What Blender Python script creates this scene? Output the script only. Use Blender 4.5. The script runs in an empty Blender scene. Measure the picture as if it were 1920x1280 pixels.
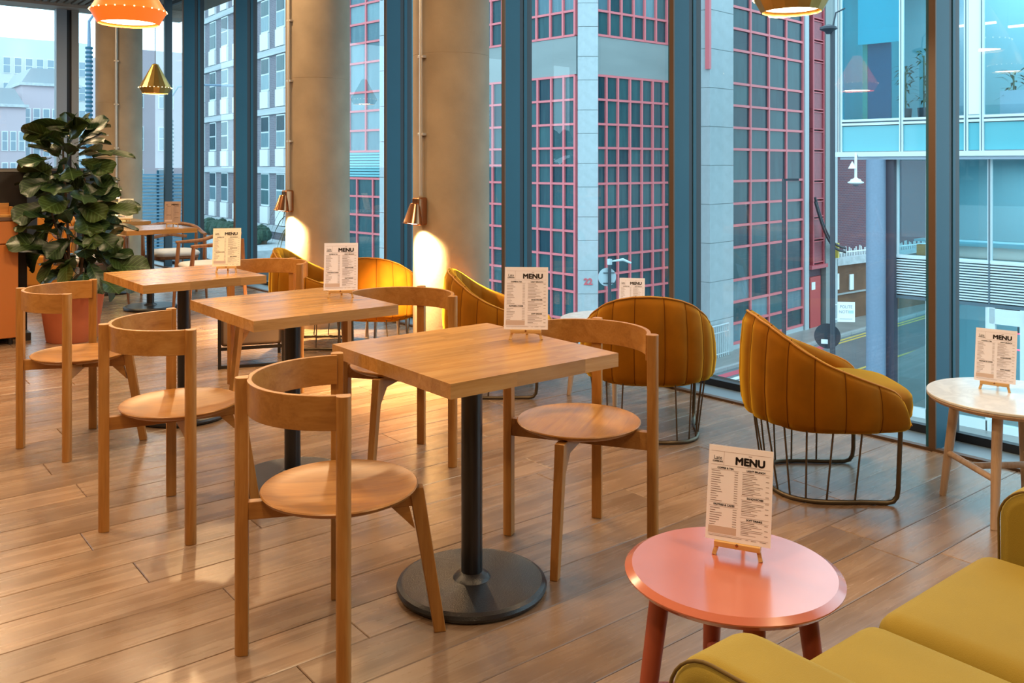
import bpy, bmesh, math, random
from mathutils import Vector, Matrix
PI = math.pi
R = math.radians
random.seed(7)
SC = bpy.context.scene
COL = SC.collection

# ------------------------------------------------------------------ camera
cam_data = bpy.data.cameras.new('camera')
cam = bpy.data.objects.new('camera', cam_data)
COL.objects.link(cam)
cam.location = (0, 0, 1.35)
cam.rotation_euler = (R(90), 0, R(-38.492))
cam_data.sensor_width = 36
cam_data.lens = 36 * 1670 / 1920
cam_data.shift_y = -330 / 1920
cam_data.clip_start = 0.05
cam_data.clip_end = 500
SC.camera = cam

# ------------------------------------------------------------------ world: even, cool overcast sky
W = bpy.data.worlds.new('overcast_sky')
SC.world = W
W.use_nodes = True
bg = W.node_tree.nodes['Background']
bg.inputs['Color'].default_value = (0.60, 0.86, 1.0, 1)
bg.inputs['Strength'].default_value = 3.2

SC.view_settings.view_transform = 'Standard'
SC.view_settings.look = 'None'
SC.view_settings.gamma = 1
SC.view_settings.exposure = 0
SC.view_settings.use_curve_mapping = False
try:
    SC.cycles.max_bounces = 8
    SC.cycles.diffuse_bounces = 4
    SC.cycles.glossy_bounces = 4
    SC.cycles.transparent_max_bounces = 16
    SC.cycles.sample_clamp_indirect = 6
    SC.cycles.use_denoising = True
    SC.cycles.caustics_reflective = False
    SC.cycles.caustics_refractive = False
except Exception:
    pass

# warm lamps of the ceiling: recessed downlights (fixtures are built further down)
WARM = (1.0, 0.70, 0.40)
DOWNLIGHTS = [  # x, y, power
    (0.2, 1.6, 45), (2.4, 0.2, 45), (0.2, 4.6, 50), (2.5, 3.4, 36), (0.4, 7.6, 55),
    (2.4, 6.6, 40), (1.3, 9.8, 50), (2.6, 11.8, 25), (-2.6, 3.0, 45), (-2.6, 7.0, 45), (-1.0, -1.5, 60),
]
LIGHT_Z = 3.52
for i, (x, y, p) in enumerate(DOWNLIGHTS):
    ld = bpy.data.lights.new('downlight_glow', 'AREA')
    ld.shape = 'DISK'
    ld.size = 0.34
    ld.energy = p
    ld.color = WARM
    lo = bpy.data.objects.new('downlight_glow', ld)
    lo.location = (x, y, LIGHT_Z - 0.03)
    COL.objects.link(lo)
# two tracks spots by the windows throwing the chairs' shadows back into the room
for (x, y, tx, ty, p) in [(3.1, 5.6, 1.0, 3.2, 150), (3.2, 2.9, 1.2, 1.6, 90), (3.0, 8.4, 1.4, 6.0, 130)]:
    ld = bpy.data.lights.new('spot_glow', 'SPOT')
    ld.energy = p
    ld.color = (1.0, 0.66, 0.34)
    ld.spot_size = R(95)
    ld.spot_blend = 0.8
    ld.shadow_soft_size = 0.06
    lo = bpy.data.objects.new('spot_glow', ld)
    lo.location = (x, y, 3.3)
    lo.rotation_euler = (Vector((tx, ty, 0)) - Vector((x, y, 3.3))).to_track_quat('-Z', 'Y').to_euler()
    COL.objects.link(lo)


# ================================================================== helpers
def tag(o, label=None, cat=None, group=None, kind=None):
    if label: o['label'] = label
    if cat: o['category'] = cat
    if group: o['group'] = group
    if kind: o['kind'] = kind
    return o


def empty(name, loc=(0, 0, 0), rz=0, label=None, cat=None, group=None, kind=None):
    o = bpy.data.objects.new(name, None)
    o.empty_display_size = 0.1
    COL.objects.link(o)
    o.location = loc
    o.rotation_euler = (0, 0, rz)
    return tag(o, label, cat, group, kind)


class MB:
    """collects geometry for ONE mesh object"""
    def __init__(s):
        s.v, s.f = [], []

    def add(s, vs, fs, M=None):
        n = len(s.v)
        s.v += [tuple(M @ Vector(p)) for p in vs] if M is not None else [tuple(p) for p in vs]
        s.f += [tuple(n + i for i in f) for f in fs]
        return s

    def box(s, x0, x1, y0, y1, z0, z1, M=None):
        vs = [(x, y, z) for z in (z0, z1) for y in (y0, y1) for x in (x0, x1)]
        fs = [(0, 2, 3, 1), (4, 5, 7, 6), (0, 1, 5, 4), (2, 6, 7, 3), (0, 4, 6, 2), (1, 3, 7, 5)]
        return s.add(vs, fs, M)

    def cbox(s, c, d, M=None):
        return s.box(c[0] - d[0] / 2, c[0] + d[0] / 2, c[1] - d[1] / 2, c[1] + d[1] / 2, c[2] - d[2] / 2, c[2] + d[2] / 2, M)

    def prism(s, poly, z0, z1, M=None):
        n = len(poly)
        vs = [(x, y, z0) for x, y in poly] + [(x, y, z1) for x, y in poly]
        fs = [tuple(range(n - 1, -1, -1)), tuple(range(n, 2 * n))]
        fs += [(i, (i + 1) % n, n + (i + 1) % n, n + i) for i in range(n)]
        return s.add(vs, fs, M)

    def lathe(s, prof, n=32, M=None, capb=True, capt=True):
        vs, fs = [], []
        for r, z in prof:
            for i in range(n):
                a = 2 * PI * i / n
                vs.append((r * math.cos(a), r * math.sin(a), z))
        for k in range(len(prof) - 1):
            for i in range(n):
                j = (i + 1) % n
                fs.append((k * n + i, k * n + j, (k + 1) * n + j, (k + 1) * n + i))
        if capb: fs.append(tuple(range(n - 1, -1, -1)))
        if capt: fs.append(tuple((len(prof) - 1) * n + i for i in range(n)))
        return s.add(vs, fs, M)

    def tube(s, pts, r, n=8, closed=False, cap=True, flat=None):
        pts = [Vector(p) for p in pts]
        m = len(pts)
        rs = r if isinstance(r, (list, tuple)) else [r] * m
        vs, fs = [], []
        up = None
        for i, p in enumerate(pts):
            a = pts[(i - 1) % m] if (closed or i > 0) else p
            b = pts[(i + 1) % m] if (closed or i < m - 1) else p
            t = (b - a).normalized()
            if up is None:
                up = Vector((0, 0, 1)) if abs(t.z) < 0.9 else Vector((1, 0, 0))
            u = (up - t * up.dot(t)).normalized()
            up = u
            w = t.cross(u)
            for k in range(n):
                an = 2 * PI * (k + 0.5) / n
                vs.append(p + (u * math.sin(an) * (flat or 1) + w * math.cos(an)) * rs[i])
        for i in range(m if closed else m - 1):
            for k in range(n):
                j = (i + 1) % m
                l = (k + 1) % n
                fs.append((i * n + k, i * n + l, j * n + l, j * n + k))
        if cap and not closed:
            fs.append(tuple(range(n - 1, -1, -1)))
            fs.append(tuple((m - 1) * n + k for k in range(n)))
        return s.add(vs, fs)

    def grid(s, rows, closed_u=False, closed_v=False):
        """rows of points -> quads"""
        m, n = len(rows), len(rows[0])
        vs = [p for r_ in rows for p in r_]
        fs = []
        for i in range(m if closed_v else m - 1):
            for k in range(n if closed_u else n - 1):
                i2, k2 = (i + 1) % m, (k + 1) % n
                fs.append((i * n + k, i * n + k2, i2 * n + k2, i2 * n + k))
        return s.add(vs, fs)

    def superell(s, c, rad, e1=0.5, e2=0.5, nu=32, nv=16, M=None):
        def pw(v, e): return math.copysign(abs(v) ** e, v)
        rows = []
        for i in range(nv + 1):
            ph = -PI / 2 + PI * i / nv
            rows.append([(c[0] + rad[0] * pw(math.cos(ph), e1) * pw(math.cos(2 * PI * k / nu), e2),
                          c[1] + rad[1] * pw(math.cos(ph), e1) * pw(math.sin(2 * PI * k / nu), e2),
                          c[2] + rad[2] * pw(math.sin(ph), e1)) for k in range(nu)])
        b = MB()
        b.grid(rows, closed_u=True)
        return s.add(b.v, b.f, M)

    def mesh(s, name, mat=None, smooth=0.6, clean=False):
        me = bpy.data.meshes.new(name)
        me.from_pydata(s.v, [], s.f)
        bm = bmesh.new()
        bm.from_mesh(me)
        if clean:
            bmesh.ops.remove_doubles(bm, verts=bm.verts, dist=1e-5)
        bmesh.ops.recalc_face_normals(bm, faces=bm.faces)
        bm.to_mesh(me)
        bm.free()
        if smooth:
            me.shade_smooth()
            me.set_sharp_from_angle(angle=smooth)
        if mat: me.materials.append(mat)
        return me

    def build(s, name, mat, parent=None, bevel=0, seg=2, smooth=0.6, clean=False, loc=None, kind=None, subsurf=0):
        return place(name, s.mesh(name, mat, smooth, clean), parent, bevel, seg, loc, kind, subsurf)


def place(name, me, parent=None, bevel=0, seg=2, loc=None, kind=None, subsurf=0):
    o = bpy.data.objects.new(name, me)
    COL.objects.link(o)
    o.parent = parent
    if loc is not None: o.location = loc
    if bevel:
        m = o.modifiers.new('bevel', 'BEVEL')
        m.width = bevel
        m.segments = seg
        m.limit_method = 'ANGLE'
        m.angle_limit = 0.7
        m.harden_normals = True
    if subsurf:
        m = o.modifiers.new('subsurf', 'SUBSURF')
        m.levels = m.render_levels = subsurf
    if kind: o['kind'] = kind
    return o


def copy_tree(o, parent=None):
    c = o.copy()
    COL.objects.link(c)
    c.parent = parent
    for ch in list(o.children):
        copy_tree(ch, c)
    return c


# ------------------------------------------------------------------ materials
def mat_base(name):
    m = bpy.data.materials.new(name)
    m.use_nodes = True
    nt = m.node_tree
    return m, nt, nt.nodes['Principled BSDF']


def C4(c): return (c[0], c[1], c[2], 1)


def plain(name, col, rough=0.5, metal=0.0, spec=0.5, coat=0, sheen=0, sheen_tint=None, emis=None, es=0, noise=0, nscale=20, bump=0, bscale=200):
    m, nt, p = mat_base(name)
    p.inputs['Base Color'].default_value = C4(col)
    p.inputs['Roughness'].default_value = rough
    p.inputs['Metallic'].default_value = metal
    p.inputs['Specular IOR Level'].default_value = spec
    p.inputs['Coat Weight'].default_value = coat
    if sheen:
        p.inputs['Sheen Weight'].default_value = sheen
        p.inputs['Sheen Roughness'].default_value = 0.35
        p.inputs['Sheen Tint'].default_value = C4(sheen_tint or col)
    if emis:
        p.inputs['Emission Color'].default_value = C4(emis)
        p.inputs['Emission Strength'].default_value = es
    if noise or bump:
        tc = nt.nodes.new('ShaderNodeTexCoord')
    if noise:
        n = nt.nodes.new('ShaderNodeTexNoise')
        n.inputs['Scale'].default_value = nscale
        n.inputs['Detail'].default_value = 6
        nt.links.new(tc.outputs['Object'], n.inputs['Vector'])
        r = nt.nodes.new('ShaderNodeMapRange')
        r.inputs['From Min'].default_value = 0.3
        r.inputs['From Max'].default_value = 0.7
        r.inputs['To Min'].default_value = 1 - noise
        r.inputs['To Max'].default_value = 1 + noise
        nt.links.new(n.outputs['Fac'], r.inputs['Value'])
        mx = nt.nodes.new('ShaderNodeVectorMath')
        mx.operation = 'SCALE'
        mx.inputs[0].default_value = col
        nt.links.new(r.outputs[0], mx.inputs['Scale'])
        nt.links.new(mx.outputs[0], p.inputs['Base Color'])
    if bump:
        n = nt.nodes.new('ShaderNodeTexNoise')
        n.inputs['Scale'].default_value = bscale
        n.inputs['Detail'].default_value = 3
        nt.links.new(tc.outputs['Object'], n.inputs['Vector'])
        b = nt.nodes.new('ShaderNodeBump')
        b.inputs['Strength'].default_value = bump
        b.inputs['Distance'].default_value = 0.003
        nt.links.new(n.outputs['Fac'], b.inputs['Height'])
        nt.links.new(b.outputs[0], p.inputs['Normal'])
    return m


def wood(name, dark, mid, light, axis='X', scale=1.0, rough=0.4, vary=0.25, coat=0.0, blotch=0.0):
    """grain stretched along one object axis, tone varied per object"""
    m, nt, p = mat_base(name)
    N, L = nt.nodes, nt.links
    tc = N.new('ShaderNodeTexCoord')
    oi = N.new('ShaderNodeObjectInfo')
    mp = N.new('ShaderNodeMapping')
    s = [22 * scale] * 3
    s['XYZ'.index(axis)] = 1.6 * scale
    mp.inputs['Scale'].default_value = s
    off = N.new('ShaderNodeVectorMath')
    off.operation = 'SCALE'
    off.inputs[0].default_value = (13.1, 7.7, 5.3)
    L.new(oi.outputs['Random'], off.inputs['Scale'])
    L.new(tc.outputs['Object'], mp.inputs['Vector'])
    L.new(off.outputs[0], mp.inputs['Location'])
    n1 = N.new('ShaderNodeTexNoise')
    n1.inputs['Scale'].default_value = 1.0
    n1.inputs['Detail'].default_value = 5
    n1.inputs['Roughness'].default_value = 0.6
    n1.inputs['Distortion'].default_value = 0.9
    L.new(mp.outputs[0], n1.inputs['Vector'])
    n2 = N.new('ShaderNodeTexNoise')
    n2.inputs['Scale'].default_value = 7.0
    n2.inputs['Detail'].default_value = 3
    L.new(mp.outputs[0], n2.inputs['Vector'])
    ad = N.new('ShaderNodeMath')
    ad.operation = 'MULTIPLY_ADD'
    ad.inputs[1].default_value = 0.35
    L.new(n2.outputs['Fac'], ad.inputs[0])
    L.new(n1.outputs['Fac'], ad.inputs[2])
    cr = N.new('ShaderNodeValToRGB')
    e = cr.color_ramp.elements
    e[0].position = 0.42
    e[0].color = C4(dark)
    e[1].position = 0.92
    e[1].color = C4(light)
    x = e.new(0.66)
    x.color = C4(mid)
    L.new(ad.outputs[0], cr.inputs['Fac'])
    rg = N.new('ShaderNodeMapRange')
    rg.inputs['To Min'].default_value = 1 - vary
    rg.inputs['To Max'].default_value = 1 + vary
    L.new(oi.outputs['Random'], rg.inputs['Value'])
    fac = rg.outputs[0]
    if blotch:
        n3 = N.new('ShaderNodeTexNoise')
        n3.inputs['Scale'].default_value = 2.2
        n3.inputs['Detail'].default_value = 4
        L.new(tc.outputs['Object'], n3.inputs['Vector'])
        r3 = N.new('ShaderNodeMapRange')
        r3.inputs['From Min'].default_value = 0.3
        r3.inputs['From Max'].default_value = 0.7
        r3.inputs['To Min'].default_value = 1 - blotch
        r3.inputs['To Max'].default_value = 1 + blotch
        L.new(n3.outputs['Fac'], r3.inputs['Value'])
        mm = N.new('ShaderNodeMath')
        mm.operation = 'MULTIPLY'
        L.new(fac, mm.inputs[0])
        L.new(r3.outputs[0], mm.inputs[1])
        fac = mm.outputs[0]
    sc = N.new('ShaderNodeVectorMath')
    sc.operation = 'SCALE'
    L.new(cr.outputs['Color'], sc.inputs[0])
    L.new(fac, sc.inputs['Scale'])
    L.new(sc.outputs[0], p.inputs['Base Color'])
    rr = N.new('ShaderNodeMapRange')
    rr.inputs['To Min'].default_value = rough - 0.06
    rr.inputs['To Max'].default_value = rough + 0.10
    L.new(n1.outputs['Fac'], rr.inputs['Value'])
    L.new(rr.outputs[0], p.inputs['Roughness'])
    b = N.new('ShaderNodeBump')
    b.inputs['Strength'].default_value = 0.12
    b.inputs['Distance'].default_value = 0.002
    L.new(n2.outputs['Fac'], b.inputs['Height'])
    L.new(b.outputs[0], p.inputs['Normal'])
    p.inputs['Coat Weight'].default_value = coat
    p.inputs['Coat Roughness'].default_value = 0.25
    return m


def window_glass(name, tint=(0.93, 0.97, 0.98), rough=0.0, ior=1.35):
    m = bpy.data.materials.new(name)
    m.use_nodes = True
    nt = m.node_tree
    nt.nodes.clear()
    out = nt.nodes.new('ShaderNodeOutputMaterial')
    tr = nt.nodes.new('ShaderNodeBsdfTransparent')
    tr.inputs['Color'].default_value = C4(tint)
    gl = nt.nodes.new('ShaderNodeBsdfGlossy')
    gl.inputs['Roughness'].default_value = rough
    fr = nt.nodes.new('ShaderNodeFresnel')
    fr.inputs['IOR'].default_value = ior
    mx = nt.nodes.new('ShaderNodeMixShader')
    ge = nt.nodes.new('ShaderNodeNewGeometry')
    inv = nt.nodes.new('ShaderNodeMath')
    inv.operation = 'SUBTRACT'
    inv.inputs[0].default_value = 1
    mu = nt.nodes.new('ShaderNodeMath')
    mu.operation = 'MULTIPLY'
    nt.links.new(ge.outputs['Backfacing'], inv.inputs[1])
    nt.links.new(inv.outputs[0], mu.inputs[0])
    nt.links.new(fr.outputs[0], mu.inputs[1])
    nt.links.new(mu.outputs[0], mx.inputs[0])
    nt.links.new(tr.outputs[0], mx.inputs[1])
    nt.links.new(gl.outputs[0], mx.inputs[2])
    nt.links.new(mx.outputs[0], out.inputs['Surface'])
    return m


def pane_mat(name, c1, c2, rough=0.12, spec=0.6):
    """coated facade glazing: dark, glossy; tone differs from pane to pane (curtains, blinds behind)"""
    m, nt, p = mat_base(name)
    N, L = nt.nodes, nt.links
    oi = N.new('ShaderNodeObjectInfo')
    tc = N.new('ShaderNodeTexCoord')
    mp = N.new('ShaderNodeMapping')
    mp.inputs['Scale'].default_value = (5, 5, 0.7)
    L.new(tc.outputs['Object'], mp.inputs['Vector'])
    L.new(oi.outputs['Location'], mp.inputs['Location'])
    n = N.new('ShaderNodeTexNoise')
    n.inputs['Scale'].default_value = 1.1
    n.inputs['Detail'].default_value = 4
    L.new(mp.outputs[0], n.inputs['Vector'])
    a = N.new('ShaderNodeMath')
    a.operation = 'ADD'
    L.new(oi.outputs['Random'], a.inputs[0])
    L.new(n.outputs['Fac'], a.inputs[1])
    r = N.new('ShaderNodeMapRange')
    r.inputs['From Min'].default_value = 0.55
    r.inputs['From Max'].default_value = 1.5
    L.new(a.outputs[0], r.inputs['Value'])
    mx = N.new('ShaderNodeMix')
    mx.data_type = 'RGBA'
    mx.inputs['A'].default_value = C4(c1)
    mx.inputs['B'].default_value = C4(c2)
    L.new(r.outputs[0], mx.inputs['Factor'])
    L.new(mx.outputs['Result'], p.inputs['Base Color'])
    p.inputs['Roughness'].default_value = rough
    p.inputs['Specular IOR Level'].default_value = spec
    return m


def brick_mat(name, c1, c2, mortar, sx=4.4, sy=13.0):
    m, nt, p = mat_base(name)
    N, L = nt.nodes, nt.links
    tc = N.new('ShaderNodeTexCoord')
    sep = N.new('ShaderNodeSeparateXYZ')
    L.new(tc.outputs['Object'], sep.inputs[0])
    ad = N.new('ShaderNodeMath')
    ad.operation = 'ADD'
    L.new(sep.outputs['X'], ad.inputs[0])
    L.new(sep.outputs['Y'], ad.inputs[1])
    cb = N.new('ShaderNodeCombineXYZ')
    L.new(ad.outputs[0], cb.inputs['X'])
    L.new(sep.outputs['Z'], cb.inputs['Y'])
    b = N.new('ShaderNodeTexBrick')
    b.inputs['Scale'].default_value = 1
    b.inputs['Brick Width'].default_value = 1 / sx
    b.inputs['Row Height'].default_value = 1 / sy
    b.inputs['Mortar Size'].default_value = 0.008
    b.inputs['Color1'].default_value = C4(c1)
    b.inputs['Color2'].default_value = C4(c2)
    b.inputs['Mortar'].default_value = C4(mortar)
    L.new(cb.outputs[0], b.inputs['Vector'])
    L.new(b.outputs['Color'], p.inputs['Base Color'])
    p.inputs['Roughness'].default_value = 0.85
    return m


def marble_mat(name):
    m, nt, p = mat_base(name)
    N, L = nt.nodes, nt.links
    tc = N.new('ShaderNodeTexCoord')
    n = N.new('ShaderNodeTexNoise')
    n.inputs['Scale'].default_value = 5
    n.inputs['Detail'].default_value = 9
    n.inputs['Distortion'].default_value = 2.5
    L.new(tc.outputs['Object'], n.inputs['Vector'])
    cr = N.new('ShaderNodeValToRGB')
    e = cr.color_ramp.elements
    e[0].position = 0.40
    e[0].color = (0.74, 0.74, 0.74, 1)
    e[1].position = 0.60
    e[1].color = (0.76, 0.76, 0.76, 1)
    x = e.new(0.5)
    x.color = (0.66, 0.66, 0.67, 1)
    L.new(n.outputs['Fac'], cr.inputs['Fac'])
    L.new(cr.outputs[0], p.inputs['Base Color'])
    p.inputs['Roughness'].default_value = 0.22
    return m


def leaf_mat(name, base, vein, under):
    m, nt, p = mat_base(name)
    N, L = nt.nodes, nt.links
    tc = N.new('ShaderNodeTexCoord')
    oi = N.new('ShaderNodeObjectInfo')
    sep = N.new('ShaderNodeSeparateXYZ')
    L.new(tc.outputs['Object'], sep.inputs[0])
    ab = N.new('ShaderNodeMath'); ab.operation = 'ABSOLUTE'
    L.new(sep.outputs['Y'], ab.inputs[0])
    # side veins: stripes along x - 0.8|y|
    ma = N.new('ShaderNodeMath'); ma.operation = 'MULTIPLY_ADD'
    ma.inputs[1].default_value = -0.8
    L.new(ab.outputs[0], ma.inputs[0]); L.new(sep.outputs['X'], ma.inputs[2])
    mu = N.new('ShaderNodeMath'); mu.operation = 'MULTIPLY'
    mu.inputs[1].default_value = 260
    L.new(ma.outputs[0], mu.inputs[0])
    si = N.new('ShaderNodeMath'); si.operation = 'SINE'
    L.new(mu.outputs[0], si.inputs[0])
    gt = N.new('ShaderNodeMapRange')
    gt.inputs['From Min'].default_value = 0.80
    gt.inputs['From Max'].default_value = 1.0
    L.new(si.outputs[0], gt.inputs['Value'])
    mid = N.new('ShaderNodeMapRange')
    mid.inputs['From Min'].default_value = 0.004
    mid.inputs['From Max'].default_value = 0.0015
    L.new(ab.outputs[0], mid.inputs['Value'])
    mxx = N.new('ShaderNodeMath'); mxx.operation = 'MAXIMUM'
    L.new(gt.outputs[0], mxx.inputs[0]); L.new(mid.outputs[0], mxx.inputs[1])
    half = N.new('ShaderNodeMath'); half.operation = 'MULTIPLY'; half.inputs[1].default_value = 0.6
    L.new(mxx.outputs[0], half.inputs[0])
    tone = N.new('ShaderNodeMix'); tone.data_type = 'RGBA'
    tone.inputs['A'].default_value = C4(base)
    tone.inputs['B'].default_value = C4(under)
    L.new(oi.outputs['Random'], tone.inputs['Factor'])
    mx = N.new('ShaderNodeMix'); mx.data_type = 'RGBA'
    L.new(tone.outputs['Result'], mx.inputs['A'])
    mx.inputs['B'].default_value = C4(vein)
    L.new(half.outputs[0], mx.inputs['Factor'])
    L.new(mx.outputs['Result'], p.inputs['Base Color'])
    p.inputs['Roughness'].default_value = 0.38
    return m


M = {}
M['oak'] = wood('oak_chair', (0.26, 0.100, 0.017), (0.36, 0.152, 0.030), (0.43, 0.205, 0.052), 'Z', 1.3, 0.38, 0.10)
M['oak_x'] = wood('oak_chair_x', (0.26, 0.100, 0.017), (0.36, 0.152, 0.030), (0.43, 0.205, 0.052), 'X', 1.3, 0.34, 0.08)
M['oak_table'] = wood('oak_table_top', (0.32, 0.145, 0.035), (0.42, 0.20, 0.052), (0.50, 0.26, 0.08), 'X', 1.2, 0.22, 0.14)
M['plank'] = wood('floor_oak', (0.165, 0.096, 0.054), (0.230, 0.141, 0.084), (0.285, 0.185, 0.118), 'X', 0.8, 0.25, 0.13, 0.0, 0.20)
M['walnut'] = wood('walnut_armchair', (0.14, 0.055, 0.02), (0.24, 0.10, 0.04), (0.32, 0.15, 0.07), 'Z', 1.5, 0.4, 0.08)
M['ash'] = wood('pale_ash', (0.42, 0.27, 0.17), (0.55, 0.38, 0.26), (0.62, 0.45, 0.33), 'Z', 1.5, 0.45, 0.06)
M['easel'] = wood('easel_pine', (0.52, 0.28, 0.09), (0.62, 0.36, 0.13), (0.70, 0.44, 0.18), 'X', 3, 0.5, 0.08)
M['slat'] = wood('ceiling_slat', (0.16, 0.12, 0.09), (0.26, 0.20, 0.15), (0.34, 0.27, 0.20), 'Y', 1, 0.6, 0.1)
M['tray'] = wood('tray_wood', (0.40, 0.18, 0.04), (0.55, 0.27, 0.07), (0.60, 0.33, 0.1), 'X', 1, 0.5, 0.08)
M['velvet'] = plain('mustard_velvet', (0.225, 0.078, 0.002), 0.85, spec=0.12, sheen=1.0, sheen_tint=(1.0, 0.62, 0.04), noise=0.14, nscale=9)
M['seam'] = plain('velvet_seam', (0.10, 0.030, 0.002), 0.9, spec=0.1)
M['velvet_pipe'] = plain('mustard_piping', (0.40, 0.16, 0.012), 0.7, sheen=0.5, sheen_tint=(1.0, 0.6, 0.1))
M['sofa'] = plain('olive_wool', (0.29, 0.200, 0.018), 0.85, sheen=0.35, sheen_tint=(0.9, 0.75, 0.2), noise=0.06, nscale=6, bump=0.25, bscale=500)
M['piping_dark'] = plain('dark_piping', (0.13, 0.075, 0.01), 0.8)
M['bronze'] = plain('bronze_rod', (0.13, 0.10, 0.065), 0.42, 0.85)
M['iron'] = plain('black_iron', (0.012, 0.011, 0.012), 0.30, 0.0, 0.6, bump=0.35, bscale=260)
M['iron_pole'] = plain('black_pole', (0.010, 0.009, 0.010), 0.28, 0.0, 0.6)
M['coral'] = plain('coral_lacquer', (0.50, 0.140, 0.085), 0.22, coat=1.0, noise=0.04, nscale=8)
M['coral'].node_tree.nodes['Principled BSDF'].inputs['Coat Roughness'].default_value = 0.16
M['coral_leg'] = plain('coral_leg', (0.36, 0.075, 0.035), 0.45)
M['marble'] = marble_mat('white_marble')
M['paper'] = plain('menu_paper', (0.84, 0.80, 0.90), 0.8)
M['paper_y'] = plain('menu_paper_cream', (0.88, 0.80, 0.62), 0.8)
M['ink'] = plain('menu_ink', (0.025, 0.015, 0.015), 0.8)
M['ink_soft'] = plain('menu_ink_soft', (0.36, 0.24, 0.22), 0.8)
M['shade_box'] = plain('menu_shaded_box', (0.58, 0.44, 0.40), 0.8)
M['frame'] = plain('blue_grey_frame', (0.018, 0.098, 0.150), 0.5, spec=0.3, noise=0.04, nscale=3)
M['frame_dark'] = plain('black_gasket', (0.010, 0.012, 0.018), 0.5)
M['bronze_trim'] = plain('brown_trim', (0.10, 0.052, 0.026), 0.5)
M['glass'] = window_glass('window_glass', (0.93, 0.97, 0.98), 0.0, 1.7)
M['concrete'] = plain('cast_concrete', (0.31, 0.24, 0.165), 0.75, noise=0.16, nscale=3.5, bump=0.2, bscale=60)
M['conduit'] = plain('steel_conduit', (0.55, 0.50, 0.44), 0.35, 0.6)
M['copper'] = plain('copper_lamp', (0.42, 0.19, 0.09), 0.22, 0.95)
M['bulb'] = plain('lamp_bulb', (1, 0.9, 0.7), 0.5, emis=(1.0, 0.80, 0.50), es=14)
M['diffuser'] = plain('pendant_light', (1, 0.9, 0.7), 0.5, emis=(1.0, 0.80, 0.50), es=11)
M['pinhole'] = plain('pendant_pinhole', (1, 0.9, 0.7), 0.5, emis=(1.0, 0.72, 0.36), es=3.5)
M['orange_shade'] = plain('orange_shade', (0.85, 0.15, 0.02), 0.45, emis=(1.0, 0.16, 0.015), es=0.75)
M['brass'] = plain('brushed_brass', (0.52, 0.34, 0.10), 0.36, 0.85, noise=0.1, nscale=12)
M['brass_in'] = plain('shade_inside', (0.90, 0.62, 0.20), 0.5, emis=(1.0, 0.55, 0.1), es=0.6)
M['cord'] = plain('black_cord', (0.02, 0.02, 0.02), 0.6)
M['terracotta'] = plain('terracotta', (0.50, 0.135, 0.055), 0.7, noise=0.08, nscale=6)
M['soil'] = plain('potting_bark', (0.10, 0.07, 0.045), 0.95, noise=0.4, nscale=60)
M['leaf'] = leaf_mat('fig_leaf', (0.010, 0.032, 0.010), (0.10, 0.17, 0.06), (0.034, 0.052, 0.007))
M['strap_leaf'] = plain('strap_leaf', (0.05, 0.09, 0.03), 0.5)
M['bark'] = plain('fig_bark', (0.12, 0.075, 0.045), 0.85, noise=0.2, nscale=30)
M['cabinet'] = plain('burnt_orange_cabinet', (0.52, 0.165, 0.030), 0.5)
M['black_panel'] = plain('black_panel', (0.018, 0.012, 0.010), 0.5, noise=0.2, nscale=4)
M['bench'] = plain('orange_bench', (0.62, 0.24, 0.03), 0.7)
M['white_cushion'] = plain('white_seat_pad', (0.68, 0.66, 0.62), 0.8)
M['wall_paint'] = plain('warm_white_wall', (0.52, 0.46, 0.38), 0.8, noise=0.04)
M['ceiling'] = plain('ceiling_board', (0.30, 0.25, 0.20), 0.85, noise=0.05)
M['sill_metal'] = plain('grey_floor_panel', (0.17, 0.24, 0.30), 0.38, noise=0.05, nscale=8)
M['taupe'] = plain('taupe_fabric', (0.22, 0.15, 0.10), 0.85)
# outdoors
M['pier'] = plain('pale_concrete_panel', (0.44, 0.50, 0.52), 0.85, noise=0.07, nscale=5)
M['spandrel'] = plain('grey_concrete_band', (0.26, 0.30, 0.30), 0.85, noise=0.08, nscale=2.5)
M['pink'] = plain('pink_window_bar', (0.72, 0.17, 0.19), 0.5)
M['red_panel'] = plain('dark_red_panel', (0.26, 0.05, 0.07), 0.5, noise=0.15, nscale=6)
M['red_bar'] = plain('red_panel_bar', (0.50, 0.08, 0.10), 0.5)
M['pane'] = pane_mat('office_pane', (0.008, 0.042, 0.062), (0.035, 0.115, 0.130), 0.2, 0.22)
M['pane_light'] = pane_mat('blind_pane', (0.08, 0.17, 0.21), (0.19, 0.32, 0.36), 0.2, 0.3)
M['brick_red'] = brick_mat('red_brick', (0.17, 0.06, 0.075), (0.12, 0.055, 0.08), (0.17, 0.14, 0.17))
M['brick_grey'] = brick_mat('grey_brick', (0.17, 0.155, 0.19), (0.22, 0.195, 0.225), (0.28, 0.28, 0.32), 4, 11)
M['white_panel'] = plain('white_panel', (0.78, 0.80, 0.80), 0.6)
M['stone_band'] = plain('stone_band', (0.50, 0.54, 0.56), 0.8, noise=0.15, nscale=4)
M['asphalt'] = plain('wet_asphalt', (0.16, 0.18, 0.19), 0.32, noise=0.12, nscale=1.5)
M['pavement'] = plain('wet_pavement', (0.27, 0.27, 0.255), 0.42, noise=0.12, nscale=1.2)
M['kerb'] = plain('granite_kerb', (0.36, 0.38, 0.38), 0.6, noise=0.1)
M['white_line'] = plain('white_road_paint', (0.80, 0.82, 0.82), 0.6)
M['red_line'] = plain('red_road_paint', (0.62, 0.10, 0.14), 0.6)
M['yellow_line'] = plain('yellow_road_paint', (0.70, 0.50, 0.10), 0.6)
M['pale_rail'] = plain('galvanised_rail', (0.55, 0.62, 0.64), 0.5)
M['post_black'] = plain('black_street_post', (0.025, 0.035, 0.05), 0.45)
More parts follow.
